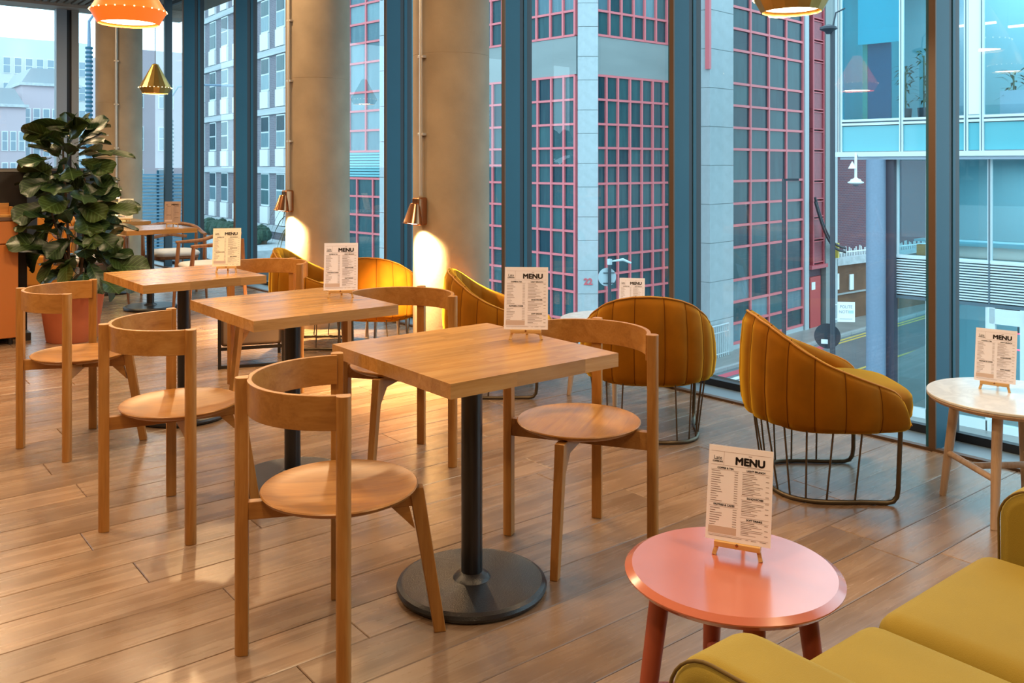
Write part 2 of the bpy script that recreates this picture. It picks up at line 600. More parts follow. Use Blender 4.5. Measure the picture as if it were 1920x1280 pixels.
M['post_pale'] = plain('pale_grey_post', (0.50, 0.60, 0.62), 0.5)
M['sign_white'] = plain('white_sign', (0.85, 0.87, 0.87), 0.5)
M['sign_back'] = plain('grey_sign_back', (0.42, 0.52, 0.56), 0.45)
M['alu'] = plain('white_aluminium', (0.66, 0.74, 0.76), 0.45)
M['alu_dark'] = plain('dark_aluminium', (0.09, 0.14, 0.17), 0.5)
M['teal_glass'] = window_glass('teal_glass', (0.42, 0.80, 0.86), 0.0, 1.55)
M['clear_glass'] = window_glass('neighbour_glass', (0.80, 0.93, 0.95), 0.0, 1.5)
M['teal_panel'] = plain('teal_glass_panel', (0.12, 0.42, 0.48), 0.15, spec=0.6)
M['blind_cyan'] = plain('cyan_blind', (0.30, 0.72, 0.78), 0.7)
M['office_floor'] = plain('office_interior', (0.30, 0.30, 0.28), 0.8)
M['office_wall'] = plain('office_back_wall', (0.22, 0.42, 0.48), 0.8)
M['office_col'] = plain('office_column', (0.40, 0.47, 0.55), 0.8)
M['tube_light'] = plain('office_tube', (1, 1, 1), 0.5, emis=(1.0, 0.93, 0.78), es=5)
M['rust_wall'] = plain('rust_garage_wall', (0.15, 0.07, 0.035), 0.7, noise=0.35, nscale=0.8)
M['red_door'] = plain('red_door', (0.50, 0.05, 0.05), 0.5)
M['hedge'] = plain('hedge_green', (0.035, 0.075, 0.05), 0.9, noise=0.4, nscale=9)
M['blue_column'] = plain('blue_grey_column', (0.20, 0.28, 0.38), 0.6, noise=0.06)
M['dark_column'] = plain('dark_column', (0.05, 0.05, 0.075), 0.5)
M['haze_brick'] = plain('hazed_brick', (0.55, 0.46, 0.50), 0.9, noise=0.06)  # distance haze is mixed into this brick and the next two colours
M['haze_stone'] = plain('hazed_stone', (0.60, 0.62, 0.64), 0.9, noise=0.05)
M['haze_dark'] = plain('hazed_window', (0.28, 0.36, 0.42), 0.4)
M['roof_grey'] = plain('slate_roof', (0.34, 0.37, 0.40), 0.8)
M['neon_red'] = plain('neon_red', (1, 0.1, 0.2), 0.5, emis=(1.0, 0.10, 0.18), es=2.2)
M['bulb_out'] = plain('warm_bulb', (1, 0.8, 0.5), 0.5, emis=(1.0, 0.75, 0.4), es=6)

exec_order = []


# ================================================================== the room shell
def wx(y): return 4.27 - 0.045 * y          # inner line of the window wall
SD = Vector((-0.045, 1, 0)).normalized()      # along the wall
WROT = math.atan2(0.045, 1)                   # its rotation


def wallM(y):                                 # local frame at the wall: +y along it, +x outwards
    return Matrix.Translation((wx(y), y, 0)) @ Matrix.Rotation(WROT, 4, 'Z')


CZ = 3.6
END_Y = 13.95
# subfloor: dark underlay seen only in the joints, plus the floor beyond the view
floor = empty('floor', kind='structure')
MB().box(-6, wx(0) + 0.4, -5, END_Y + 0.3, -0.34, -0.022).build('subfloor', plain('underlay', (0.02, 0.014, 0.01), 0.9), floor, smooth=0)
f2 = MB()
f2.box(-6, -0.6, -5, END_Y + 0.25, -0.022, 0.0)
f2.box(-0.6, 4.4, -5, 0.2, -0.022, 0.0)
f2.build('floor_beyond', M['plank'], floor, smooth=0)
PW = 0.186
y = 0.2
row = 0
rnd = random.Random(3)
while y < END_Y + 0.2:
    y1 = min(y + PW, END_Y + 0.25)
    x = -0.6
    xe = wx((y + y1) / 2)
    first = True
    while x < xe - 0.01:
        ln = rnd.uniform(0.5, 2.1) if first else rnd.uniform(1.7, 2.4)
        first = False
        x1 = min(x + ln, xe)
        if xe - x1 < 0.35: x1 = xe
        g = 0.0011
        h = rnd.uniform(-0.0004, 0.0004)
        b = MB()
        c = 0.0022
        X0, X1, Y0, Y1 = x + g, x1 - g, y + g, y1 - g
        xo, yo = (X0 + X1) / 2, (Y0 + Y1) / 2
        lx, ly = (X1 - X0) / 2, (Y1 - Y0) / 2
        vs = [(-lx, -ly, -0.021), (lx, -ly, -0.021), (lx, ly, -0.021), (-lx, ly, -0.021),
              (-lx, -ly, -c), (lx, -ly, -c), (lx, ly, -c), (-lx, ly, -c),
              (-lx + c, -ly + c, 0), (lx - c, -ly + c, 0), (lx - c, ly - c, 0), (-lx + c, ly - c, 0)]
        fs = [(3, 2, 1, 0), (8, 9, 10, 11)] + [(i, (i + 1) % 4, 4 + (i + 1) % 4, 4 + i) for i in range(4)] + \
             [(4 + i, 4 + (i + 1) % 4, 8 + (i + 1) % 4, 8 + i) for i in range(4)]
        b.add(vs, fs)
        b.build('plank', M['plank'], floor, smooth=0, loc=(xo, yo, h))
        x = x1
    y = y1
    row += 1

# brown edge trim and the flush metal panel up to the glass
t = MB()
t.add(*(lambda a, b: ([a[0], a[1], b[1], b[0], a[2], a[3], b[3], b[2]], [(0, 1, 2, 3), (4, 7, 6, 5), (0, 4, 5, 1), (1, 5, 6, 2), (2, 6, 7, 3), (3, 7, 4, 0)]))(
    [(wx(-5), -5, -0.02), (wx(-5) + 0.035, -5, -0.02), (wx(-5), -5, 0.012), (wx(-5) + 0.035, -5, 0.012)],
    [(wx(14), 14, -0.02), (wx(14) + 0.035, 14, -0.02), (wx(14), 14, 0.012), (wx(14) + 0.035, 14, 0.012)]))
tag(t.build('trim_1', M['bronze_trim'], smooth=0), kind='structure')
pn = MB()
pn.box(0.036, 0.30, -5, 14.0, -0.02, 0.004, wallM(0))
tag(pn.build('trim_2', M['sill_metal'], smooth=0), kind='structure')

# window wall: mullions every 1.55 m
MULL = [-4.15, -2.6, -1.05, 0.5, 2.045, 3.6, 5.165, 6.75, 8.30, 9.866, 11.415]
ORD = ['one', 'two', 'three']
for i, my in enumerate(MULL):
    Mx = wallM(my)
    e = empty('window_frame', kind='structure')
    e.name = 'trim_%d' % (i + 3)
    MB().box(0, 0.012, 0, 0.032, 0, CZ, Mx).build('mullion_cap', M['bronze_trim'], e, smooth=0)
    MB().box(0.012, 0.150, 0, 0.050, 0, CZ, Mx).build('mullion', M['frame'], e, smooth=0)
    g = MB()
    g.box(0.150, 0.192, 0.004, 0.046, 0, CZ, Mx)
    g.box(0.222, 0.275, 0.004, 0.046, 0, CZ, Mx)
    g.build('gasket', M['frame_dark'], e, smooth=0)
    MB().box(0.192, 0.222, 0.0, 0.050, 0, CZ, Mx).build('outer_frame', M['frame'], e, smooth=0)
# thin end post near the corner
Mx = wallM(12.12)
e = empty('trim_20', kind='structure')
MB().box(0.03, 0.125, 0, 0.05, 0, CZ, Mx).build('corner_post', plain('corner_post_blue', (0.03, 0.06, 0.085), 0.4), e, smooth=0)
# bottom frames, head frames and the panes between the mullions
ends = MULL + [13.9]
for i in range(len(ends) - 1):
    y0, y1 = ends[i] + 0.046, ends[i + 1] + 0.004
    e = empty('window_%d' % (i + 1), kind='structure')
    Mx = wallM(0)
    sl = 1 / math.cos(WROT)
    a, b_ = y0 * sl, y1 * sl
    fr = MB()
    fr.box(0.235, 0.275, a, b_, 0.004, 0.045, Mx)
    fr.box(0.235, 0.275, a, b_, CZ - 0.05, CZ, Mx)
    fr.build('window_rail', M['frame_dark'], e, smooth=0)
    MB().box(0.250, 0.262, a, b_, 0.045, CZ - 0.05, Mx).build('pane', M['glass'], e, smooth=0)

# end wall: glazed above a low dark sill
e = empty('wall_end', kind='structure')
MB().box(-6, wx(END_Y) + 0.3, END_Y, END_Y + 0.12, -0.3, 1.27).build('low_wall', M['black_panel'], e, smooth=0)
MB().box(-6, wx(END_Y) + 0.3, END_Y - 0.05, END_Y + 0.15, 1.27, 1.31).build('sill', M['bronze_trim'], e, smooth=0)
EM = [-4.2, -1.9, 0.45, 2.81]
for x in EM:
    m_ = empty('end_mullion', kind='structure')
    m_.name = 'trim_%d' % (21 + EM.index(x))
    MB().box(x, x + 0.135, END_Y - 0.02, END_Y + 0.12, 1.31, CZ).build('mullion', plain('grey_post', (0.30, 0.31, 0.34), 0.5), m_, smooth=0)
    MB().box(x + 0.135, x + 0.20, END_Y + 0.02, END_Y + 0.10, 1.31, CZ).build('gasket', M['frame_dark'], m_, smooth=0)
    MB().box(x + 0.20, x + 0.295, END_Y - 0.01, END_Y + 0.12, 1.31, CZ).build('mullion', plain('brown_post', (0.30, 0.25, 0.21), 0.5), m_, smooth=0)
xs = [-6] + EM + [wx(END_Y) + 0.25]
for i in range(len(xs) - 1):
    x0 = xs[i] + (0.295 if i else 0)
    e = empty('window_%d' % (30 + i), kind='structure')
    MB().box(x0, xs[i + 1], END_Y + 0.06, END_Y + 0.07, 1.31, CZ).build('pane', M['glass'], e, smooth=0)
c_ = MB()
c_.box(wx(END_Y) - 0.02, wx(END_Y) + 0.28, END_Y - 0.05, END_Y + 0.12, 0, CZ)
tag(c_.build('trim_26', M['frame'], smooth=0), kind='structure')
# header beam over the end glazing
hb = MB()
hb.box(-6, 4.6, END_Y - 0.25, END_Y + 0.2, CZ - 0.02, CZ + 0.3)
tag(hb.build('trim_27', wood('header_wood', (0.42, 0.33, 0.27), (0.55, 0.44, 0.36), (0.62, 0.51, 0.43), 'X', 1, 0.6, 0.1), smooth=0), kind='structure')

# ceiling: board with timber slats across the far end
ce = empty('ceiling', kind='structure')
MB().box(-6, 4.75, -5, END_Y + 0.3, CZ + 0.09, CZ + 0.25).build('ceiling_board', M['ceiling'], ce, smooth=0)
sm = MB().box(-0.0275, 0.0275, -3.2, 3.2, 0, 0.07).mesh('slat', M['slat'], smooth=0)
for k in range(52):
    o = place('slat', sm, ce)
    o.location = (-0.9 + k * 0.092, END_Y - 3.5, CZ + 0.01)
# the walls out of view
tag(MB().box(-6.2, -6, -5, END_Y + 0.3, -0.3, CZ + 0.2).build('wall_left', M['wall_paint'], smooth=0), kind='structure')
tag(MB().box(-6, 4.9, -5.2, -5, -0.3, CZ + 0.2).build('wall_back', M['wall_paint'], smooth=0), kind='structure')

# downlight fixtures
for i, (x, y, p) in enumerate(DOWNLIGHTS):
    e = empty('downlight', (x, y, 0))
    e.parent = ce
    MB().lathe([(0.20, LIGHT_Z), (0.20, CZ + 0.09), (0.18, CZ + 0.09), (0.18, LIGHT_Z)], 28, capb=False, capt=False).build('ring', M['iron_pole'], e)
    MB().lathe([(0.17, CZ - 0.01), (0.17, CZ + 0.0)], 28).build('diffuser', M['diffuser'], e)

# ================================================================== columns with conduit and copper wall lamp
COLS = [((3.386, 4.911), 0.255, 5.83, 786, 'nearest'), ((3.434, 6.980), 0.268, 7.1, 541, 'middle'), ((2.91, 11.10), 0.255, 10.2, 219, 'far')]
LAMPS = [((3.160, 5.03), 'nearest'), ((3.020, 6.73), 'middle'), ((2.80, 10.86), 'far')]
CL = {'nearest': 'round bare concrete column nearest the camera, beside the single olive-lined tub chair',
      'middle': 'round bare concrete column in the middle, behind the menu on the second wooden table',
      'far': 'round bare concrete column far off, beside the leafy fig tree'}
LLB = {'nearest': 'copper bell wall lamp shining down the nearest concrete column',
       'middle': 'copper bell wall lamp shining down the middle concrete column',
       'far': 'small copper bell wall lamp on the far column, just right of the fig tree'}
cl_angle = {'nearest': 191, 'middle': 190, 'far': 249}
for (cxy, r, dd, px, key) in COLS:
    e = empty('concrete_column', (cxy[0], cxy[1], 0), label=CL[key], cat='column')
    seg = MB()
    seg.lathe([(r, 0), (r, 2.06), (r, 2.071), (r - 0.0012, 2.072), (r - 0.0012, 2.075), (r, 2.076), (r, 2.087), (r, CZ + 0.09)], 64)
    seg.build('shaft', M['concrete'], e, smooth=0.3)
    a = R(cl_angle[key])
    d = Vector((math.cos(a), math.sin(a), 0))
    lamp = empty('wall_lamp', (cxy[0] + d.x * r, cxy[1] + d.y * r, 0), rz=a, label=LLB[key], cat='lamp')
    lz = 1.135
    # local +x points out of the column
    MB().tube([(0.024, 0, lz + 0.02), (0.024, 0, CZ)], 0.011, 10).build('conduit', M['conduit'], lamp)
    for cz in (1.55, 2.05, 2.55, 3.05):
        MB().box(-0.004, 0.030, -0.026, 0.026, cz - 0.009, cz + 0.009).build('conduit_clip', M['conduit'], lamp, bevel=0.003)
    MB().box(-0.006, 0.075, -0.034, 0.034, lz - 0.17, lz + 0.01).build('bracket', M['copper'], lamp, bevel=0.012, seg=3)
    br = MB()
    Mt = Matrix.Translation((0.085, 0, lz - 0.095)) @ Matrix.Rotation(R(-10), 4, 'Y')
    br.lathe([(0.030, 0.065), (0.034, 0.060), (0.062, -0.06), (0.066, -0.066), (0.061, -0.066), (0.031, 0.055)], 28, Mt, capb=True, capt=False)
    br.build('shade', M['copper'], lamp)
    MB().lathe([(0.0, -0.04), (0.040, -0.045), (0.044, -0.062), (0.0, -0.066)], 20, Mt).build('bulb', M['bulb'], lamp, clean=True)
    ld = bpy.data.lights.new('wall_lamp_glow', 'SPOT')
    ld.energy = {'nearest': 420, 'middle': 420, 'far': 60}[key]
    ld.color = (1.0, 0.66, 0.30) if key != 'far' else (0.85, 0.95, 0.35)
    ld.spot_size = R(128)
    ld.spot_blend = 1.0
    ld.shadow_soft_size = 0.02
    lo = bpy.data.objects.new('wall_lamp_glow', ld)
    lo.parent = lamp
    lo.location = (0.085, 0, lz - 0.185)
    lo.rotation_euler = (0, R(4), 0)
    COL.objects.link(lo)

# ================================================================== oak chairs with a round seat and a bent band
def make_round_chair():
    root = empty('round_seat_chair')
    # seat: shallow dish, top at 0.44
    MB().lathe([(0.0, 0.421), (0.19, 0.423), (0.214, 0.434), (0.220, 0.443), (0.217, 0.446), (0.210, 0.443),
                (0.17, 0.4345), (0.10, 0.431), (0.0, 0.430)], 64).build('seat', M['oak_x'], root, clean=True, smooth=0.9)
    H = 0.765
    rr = 0.255
    for (ax, ay, nm) in [(-0.265, 0, 'b'), (0, 0.265, 'l'), (0, -0.265, 'r')]:
        # posts: flat inner side, rounded outer side
        n = Vector((ax, ay, 0)).normalized()
        ang = math.atan2(n.y, n.x)
        poly = [(-0.016, -0.019), (-0.016, 0.019)]
        poly += [(0.004 + 0.017 * math.cos(t_), 0.019 * math.sin(t_)) for t_ in [PI / 2 - k * PI / 8 for k in range(9)]]
        Mt = Matrix.Translation((ax, ay, 0)) @ Matrix.Rotation(ang, 4, 'Z')
        MB().prism(poly, 0, H, Mt).build('leg', M['oak'], root, bevel=0.002, clean=True)
    # bent band: half ring open to the front
    pts_o, pts_i = [], []
    rows = []
    for k in range(41):
        t_ = PI / 2 + PI * k / 40
        c, s = math.cos(t_), math.sin(t_)
        ro, ri = 0.254, 0.240
        lean = 0.0
        rows.append([(ro * c, ro * s, 0.672), (ro * c, ro * s, 0.762), (ri * c, ri * s, 0.762), (ri * c, ri * s, 0.672)])
    b = MB()
    b.grid(rows, closed_u=True)
    n = len(rows)
    b.f += [(0, 1, 2, 3), tuple((n - 1) * 4 + k for k in (3, 2, 1, 0))]
    b.build('backrest', wood('oak_band', (0.27, 0.105, 0.018), (0.365, 0.155, 0.031), (0.43, 0.205, 0.052), 'X', 1.0, 0.36, 0.08), root, bevel=0.002, smooth=0.5)
    # side-to-side rail and back-to-front rail under the seat
    MB().box(-0.014, 0.014, -0.252, 0.252, 0.365, 0.428).build('seat_rail', M['oak_x'], root, bevel=0.002)
    MB().box(-0.252, 0.232, -0.013, 0.013, 0.372, 0.421).build('seat_rail', M['oak_x'], root, bevel=0.002)
    # splayed front leg with gusset
    b = MB()
    x0, z0, x1, z1 = 0.215, 0.425, 0.285, 0.0
    w0, w1 = 0.021, 0.017
    vs = []
    for (x, z, w) in ((x1, z1, w1), (x0, z0, w0)):
        vs += [(x - w, -w * 0.8, z), (x + w, -w * 0.8, z), (x + w, w * 0.8, z), (x - w, w * 0.8, z)]
    b.add(vs, [(3, 2, 1, 0), (4, 5, 6, 7)] + [(i, (i + 1) % 4, 4 + (i + 1) % 4, 4 + i) for i in range(4)])
    fl = b.build('leg', M['oak'], root, bevel=0.003)
    g = MB()
    g.prism([(0.195, -0.372), (0.145, -0.372), (0.212, -0.305)], -0.012, 0.012, Matrix.Rotation(R(-90), 4, 'X'))
    g.v = [(x, z, -y) if False else (x, y, z) for (x, y, z) in g.v]
    g.build('gusset', M['oak_x'], root, bevel=0.001)
    return root


chair0 = make_round_chair()
GR = 'oak chairs with round seats at the square tables'
CH = [  # x, y, heading deg, label
    (1.190, 2.280, -25.6, 'oak round-seat chair on the near left side of the nearest square table'),
    (2.162, 2.337, 211.5, 'oak round-seat chair on the far right side of the nearest square table'),
    (1.130, 3.465, -10.4, 'oak round-seat chair on the near left side of the second square table'),
    (2.130, 3.512, 214.0, 'oak round-seat chair on the far right side of the second square table'),
    (1.052, 4.685, -25.2, 'oak round-seat chair left of the third square table, in front of the terracotta pot'),
    (2.189, 5.163, 207.0, 'oak round-seat chair on the far right side of the third square table'),
]
for i, (x, y, h, lb) in enumerate(CH):
    o = chair0 if i == 0 else copy_tree(chair0)
    o.location = (x, y, 0)
    o.rotation_euler = (0, 0, R(h))
    tag(o, lb, 'chair', GR)

# ================================================================== square oak tables on a cast iron base
def make_square_table():
    root = empty('square_table')
    W2, L2 = 0.317, 0.341
    th = 0.042
    n = 14
    sw = 2 * L2 / n
    rn = random.Random(5)
    for k in range(n):
        y0 = -L2 + k * sw
        cuts = [-W2] + sorted([rn.uniform(-0.22, 0.22)] if k % 3 else [rn.uniform(-0.2, -0.02), rn.uniform(0.05, 0.22)]) + [W2]
        for a, b_ in zip(cuts[:-1], cuts[1:]):
            m_ = MB().box(-(b_ - a) / 2, (b_ - a) / 2, -sw / 2, sw / 2, 0.765 - th, 0.765)
            o = m_.build('stave', M['oak_table'], root, smooth=0)
            o.location = ((a + b_) / 2, y0 + sw / 2, 0)
    MB().lathe([(0.034, 0.03), (0.034, 0.718)], 32).build('column', M['iron_pole'], root)
    MB().lathe([(0.225, 0.0), (0.236, 0.006), (0.240, 0.016), (0.236, 0.026), (0.224, 0.032), (0.218, 0.031), (0.06, 0.036),
                (0.052, 0.046), (0.040, 0.052), (0.034, 0.056)], 64, capt=True).build('base', M['iron'], root)
    MB().box(-0.16, 0.16, -0.03, 0.03, 0.712, 0.723).build('top_plate', M['iron_pole'], root)
    return root


tab0 = make_square_table()
TB = [(1.672, 2.309, 0.0, 'square oak table nearest the camera, on a black round base'),
      (1.636, 3.565, 0.5, 'second square oak table back, on a black round base'),
      (1.605, 4.860, 1.0, 'third square oak table back, near the terracotta pot'),
      (2.560, 8.700, 1.5, 'square oak table far back between the wooden armchairs, a brown menu on it'),
      (2.540, 10.05, 1.5, 'farthest square oak table, half hidden behind the fig tree')]
for i, (x, y, h, lb) in enumerate(TB):
    o = tab0 if i == 0 else copy_tree(tab0)
    o.location = (x, y, 0)
    o.rotation_euler = (0, 0, R(h))
    tag(o, lb, 'table', 'square oak tables on iron bases')

# ================================================================== menus on small easels
def text_mesh(name, txt, size, mat, bold=0.0, xs=1.0, depth=0.0002, align='CENTER'):
    cu = bpy.data.curves.new(name, 'FONT')
    cu.body = txt
    cu.size = size
    cu.align_x = align
    cu.align_y = 'CENTER'
    cu.offset = bold
    cu.extrude = depth
    cu.resolution_u = 3
    o = bpy.data.objects.new(name, cu)
    COL.objects.link(o)
    bpy.context.view_layer.update()
    me = bpy.data.meshes.new_from_object(o.evaluated_get(bpy.context.evaluated_depsgraph_get()))
    me.name = name
    bpy.data.objects.remove(o)
    bpy.data.curves.remove(cu)
    me.materials.clear()
    me.materials.append(mat)
    for v in me.vertices: v.co.x *= xs
    return me


CW, CHH = 0.148, 0.210
# flat print lies in the local XZ plane of the card, facing -Y
def card_text(x, z, txt, size, bold=0.0, xs=1.0, mat='ink'):
    me = text_mesh('lettering', txt, size, M[mat], 0, xs, 0.0001)
    if bold:
        base = me.copy()
        bm = bmesh.new()
        for k in range(8):
            t_ = base.copy()
            t_.transform(Matrix.Translation((bold * math.cos(k * PI / 4), bold * math.sin(k * PI / 4), 0)))
            bm.from_mesh(t_)
        bm.from_mesh(base)
        bm.to_mesh(me)
        bm.free()
    me.transform(Matrix.Translation((x, -0.0009, z)) @ Matrix.Rotation(R(90), 4, 'X'))
    return me


def rects(lst, mat, name):
    b = MB()
    for (x, z, w, h) in lst:
        b.box(x, x + w, -0.00085, -0.0005, z, z + h)
    return b.mesh(name, mat, smooth=0)


card_meshes = []
card_meshes.append(('title', card_text(0.022, 0.178, 'MENU', 0.0225, 0.0012, 1.10)))
card_meshes.append(('logo', card_text(-0.0525, 0.1815, 'Late', 0.0125, 0.0, 0.9)))
card_meshes.append(('logo_line', card_text(-0.0525, 0.1735, 'COFFEE BAR', 0.0050, 0.00016, 0.85)))
for (x, z, s_) in [(-0.034, 0.1595, 'COFFEE & TEA'), (0.036, 0.1595, 'LIGHT BRUNCH'), (-0.034, 0.0775, 'PASTRIES & CAKES'),
                   (0.036, 0.099, 'SANDWICHES'), (0.036, 0.052, 'SOFT DRINKS')]:
    card_meshes.append(('heading', card_text(x, z, s_, 0.0056, 0.00022, 1.05)))
rules = [(-0.068, 0.1965, 0.136, 0.0004), (-0.0385, 0.166, 0.0004, 0.0305), (-0.068, 0.166, 0.136, 0.0004), (-0.068, 0.1555, 0.066, 0.0004),
         (0.004, 0.1555, 0.064, 0.0004), (-0.068, 0.0815, 0.066, 0.0004), (-0.068, 0.0735, 0.066, 0.0004), (0.004, 0.1035, 0.064, 0.0004),
         (0.004, 0.095, 0.064, 0.0004), (0.004, 0.0565, 0.064, 0.0004), (0.004, 0.048, 0.064, 0.0004), (-0.068, 0.0115, 0.136, 0.0004)]
card_meshes.append(('rule', rects(rules, M['ink_soft'], 'rule')))
rm = random.Random(11)
ls = []
for k in range(14):
    z = 0.1515 - k * 0.0051
    ls += [(-0.066, z, rm.uniform(0.012, 0.030), 0.0011), (-0.0125, z, 0.008, 0.0010)]
for k in range(8):
    z = 0.069 - k * 0.0052
    ls += [(-0.066, z, rm.uniform(0.012, 0.028), 0.0011), (-0.0135, z, 0.009, 0.0010)]
def right(z0, z1):
    z = z0
    k = 0
    while z > z1:
        w = rm.uniform(0.018, 0.034) if k % 3 == 0 else rm.uniform(0.03, 0.050)
        ls.append((0.006, z, w, 0.0012 if k % 3 == 0 else 0.0007))
        if k % 3 == 0: ls.append((0.059, z, 0.0075, 0.0010))
        z -= 0.0037
        k += 1
right(0.151, 0.106); right(0.0915, 0.060); right(0.0445, 0.016)
ls += [(-0.066, 0.0085, 0.075, 0.0007), (0.018, 0.0085, 0.006, 0.0007), (0.030, 0.0085, 0.012, 0.0007), (0.050, 0.0085, 0.014, 0.0007), (0.016, 0.1665 + 0.0015, 0.030, 0.0006), (0.018, 0.1915, 0.008, 0.0012)]
card_meshes.append(('print_line', rects(ls, plain('menu_small_print', (0.20, 0.13, 0.12), 0.8), 'print_line')))
card_meshes.append(('note_box', rects([(-0.068, 0.0145, 0.064, 0.0155)], M['shade_box'], 'note_box')))
LEAN = R(-14)


def make_card(mat):
    root = MB().box(-CW / 2, CW / 2, -0.0005, 0.0005, 0, CHH).build('menu_card', mat, smooth=0)
    for nm, me in card_meshes:
        o = place(nm, me, root)
        if nm == 'print_line' or nm == 'rule': o['kind'] = 'stuff'
    return root


def make_easel():
    root = empty('easel')
    # local: front towards -Y; card leans back (+Y)
    MB().box(-0.052, 0.052, -0.022, -0.002, 0.021, 0.033).build('ledge', M['easel'], root, bevel=0.001)
    for s in (-1, 1):
        MB().tube([(s * 0.053, -0.016, 0.0), (s * 0.040, -0.002, 0.045), (s * 0.018, 0.028, 0.155)], 0.0062, 4).build('leg', M['easel'], root, smooth=0)
    MB().tube([(0, 0.072, 0.0), (0, 0.030, 0.150)], 0.0060, 4).build('leg', M['easel'], root, smooth=0)
    MB().box(-0.028, 0.028, 0.010, 0.018, 0.105, 0.114).build('crossbar', M['easel'], root, bevel=0.001)
    MB().lathe([(0.0, -0.003), (0.0035, -0.002), (0.0035, 0.002), (0.0, 0.003)], 8, Matrix.Translation((0, -0.021, 0.030)) @ Matrix.Rotation(R(90), 4, 'X')).build('peg', M['copper'], root)
    return root


def cam_face(x, y): return math.atan2(y, x) - PI / 2        # -Y turned back to the camera


MENUS = [  # x, y, z, extra turn, card material, place words
    (1.910, 2.326, 0.765, -3, 'paper', 'on the nearest square table'),
    (1.866, 3.568, 0.765, -3, 'paper', 'on the second square table'),
    (1.818, 4.806, 0.765, -6, 'paper_y', 'on the third square table'),
    (2.770, 8.720, 0.765, -6, 'paper_d', 'on the far table between the wooden armchairs'),
    (2.620, 9.760, 0.765, -10, 'paper_y', 'on the farthest table, beside the fig tree'),
    (3.790, 3.640, 0.450, -3, 'paper', 'behind the mustard chair seen from the back'),
    (1.690, 1.285, 0.450, -10, 'paper', 'on the round coral table'),
    (3.740, 1.590, 0.450, -8, 'paper', 'on the round marble table at the right'),
]
M['paper_d'] = plain('menu_paper_brown', (0.40, 0.27, 0.20), 0.8)
card0 = make_card(M['paper'])
easel0 = make_easel()
for i, (x, y, z, tw, mt, pl) in enumerate(MENUS):
    c = card0 if i == 0 else copy_tree(card0)
    ea = easel0 if i == 0 else copy_tree(easel0)
    rz = cam_face(x, y) + R(tw)
    ea.location = (x, y, z)
    ea.rotation_euler = (0, 0, rz)
    if mt != 'paper':
        c.data = c.data.copy()
        c.data.materials.clear()
        c.data.materials.append(M[mt])
    c.rotation_euler = (Matrix.Rotation(rz, 3, 'Z') @ Matrix.Rotation(LEAN, 3, 'X')).to_euler()
    c.location = Vector((x, y, z)) + Matrix.Rotation(rz, 3, 'Z') @ Vector((0, -0.0135, 0.0335))
    nm = {'paper': 'pink-white', 'paper_y': 'cream', 'paper_d': 'brownish'}[mt]
    tag(c, nm + ' printed MENU card standing ' + pl, 'menu', 'menu cards on small easels')
    tag(ea, 'little wooden easel holding a menu ' + pl, 'easel', 'small wooden menu easels')

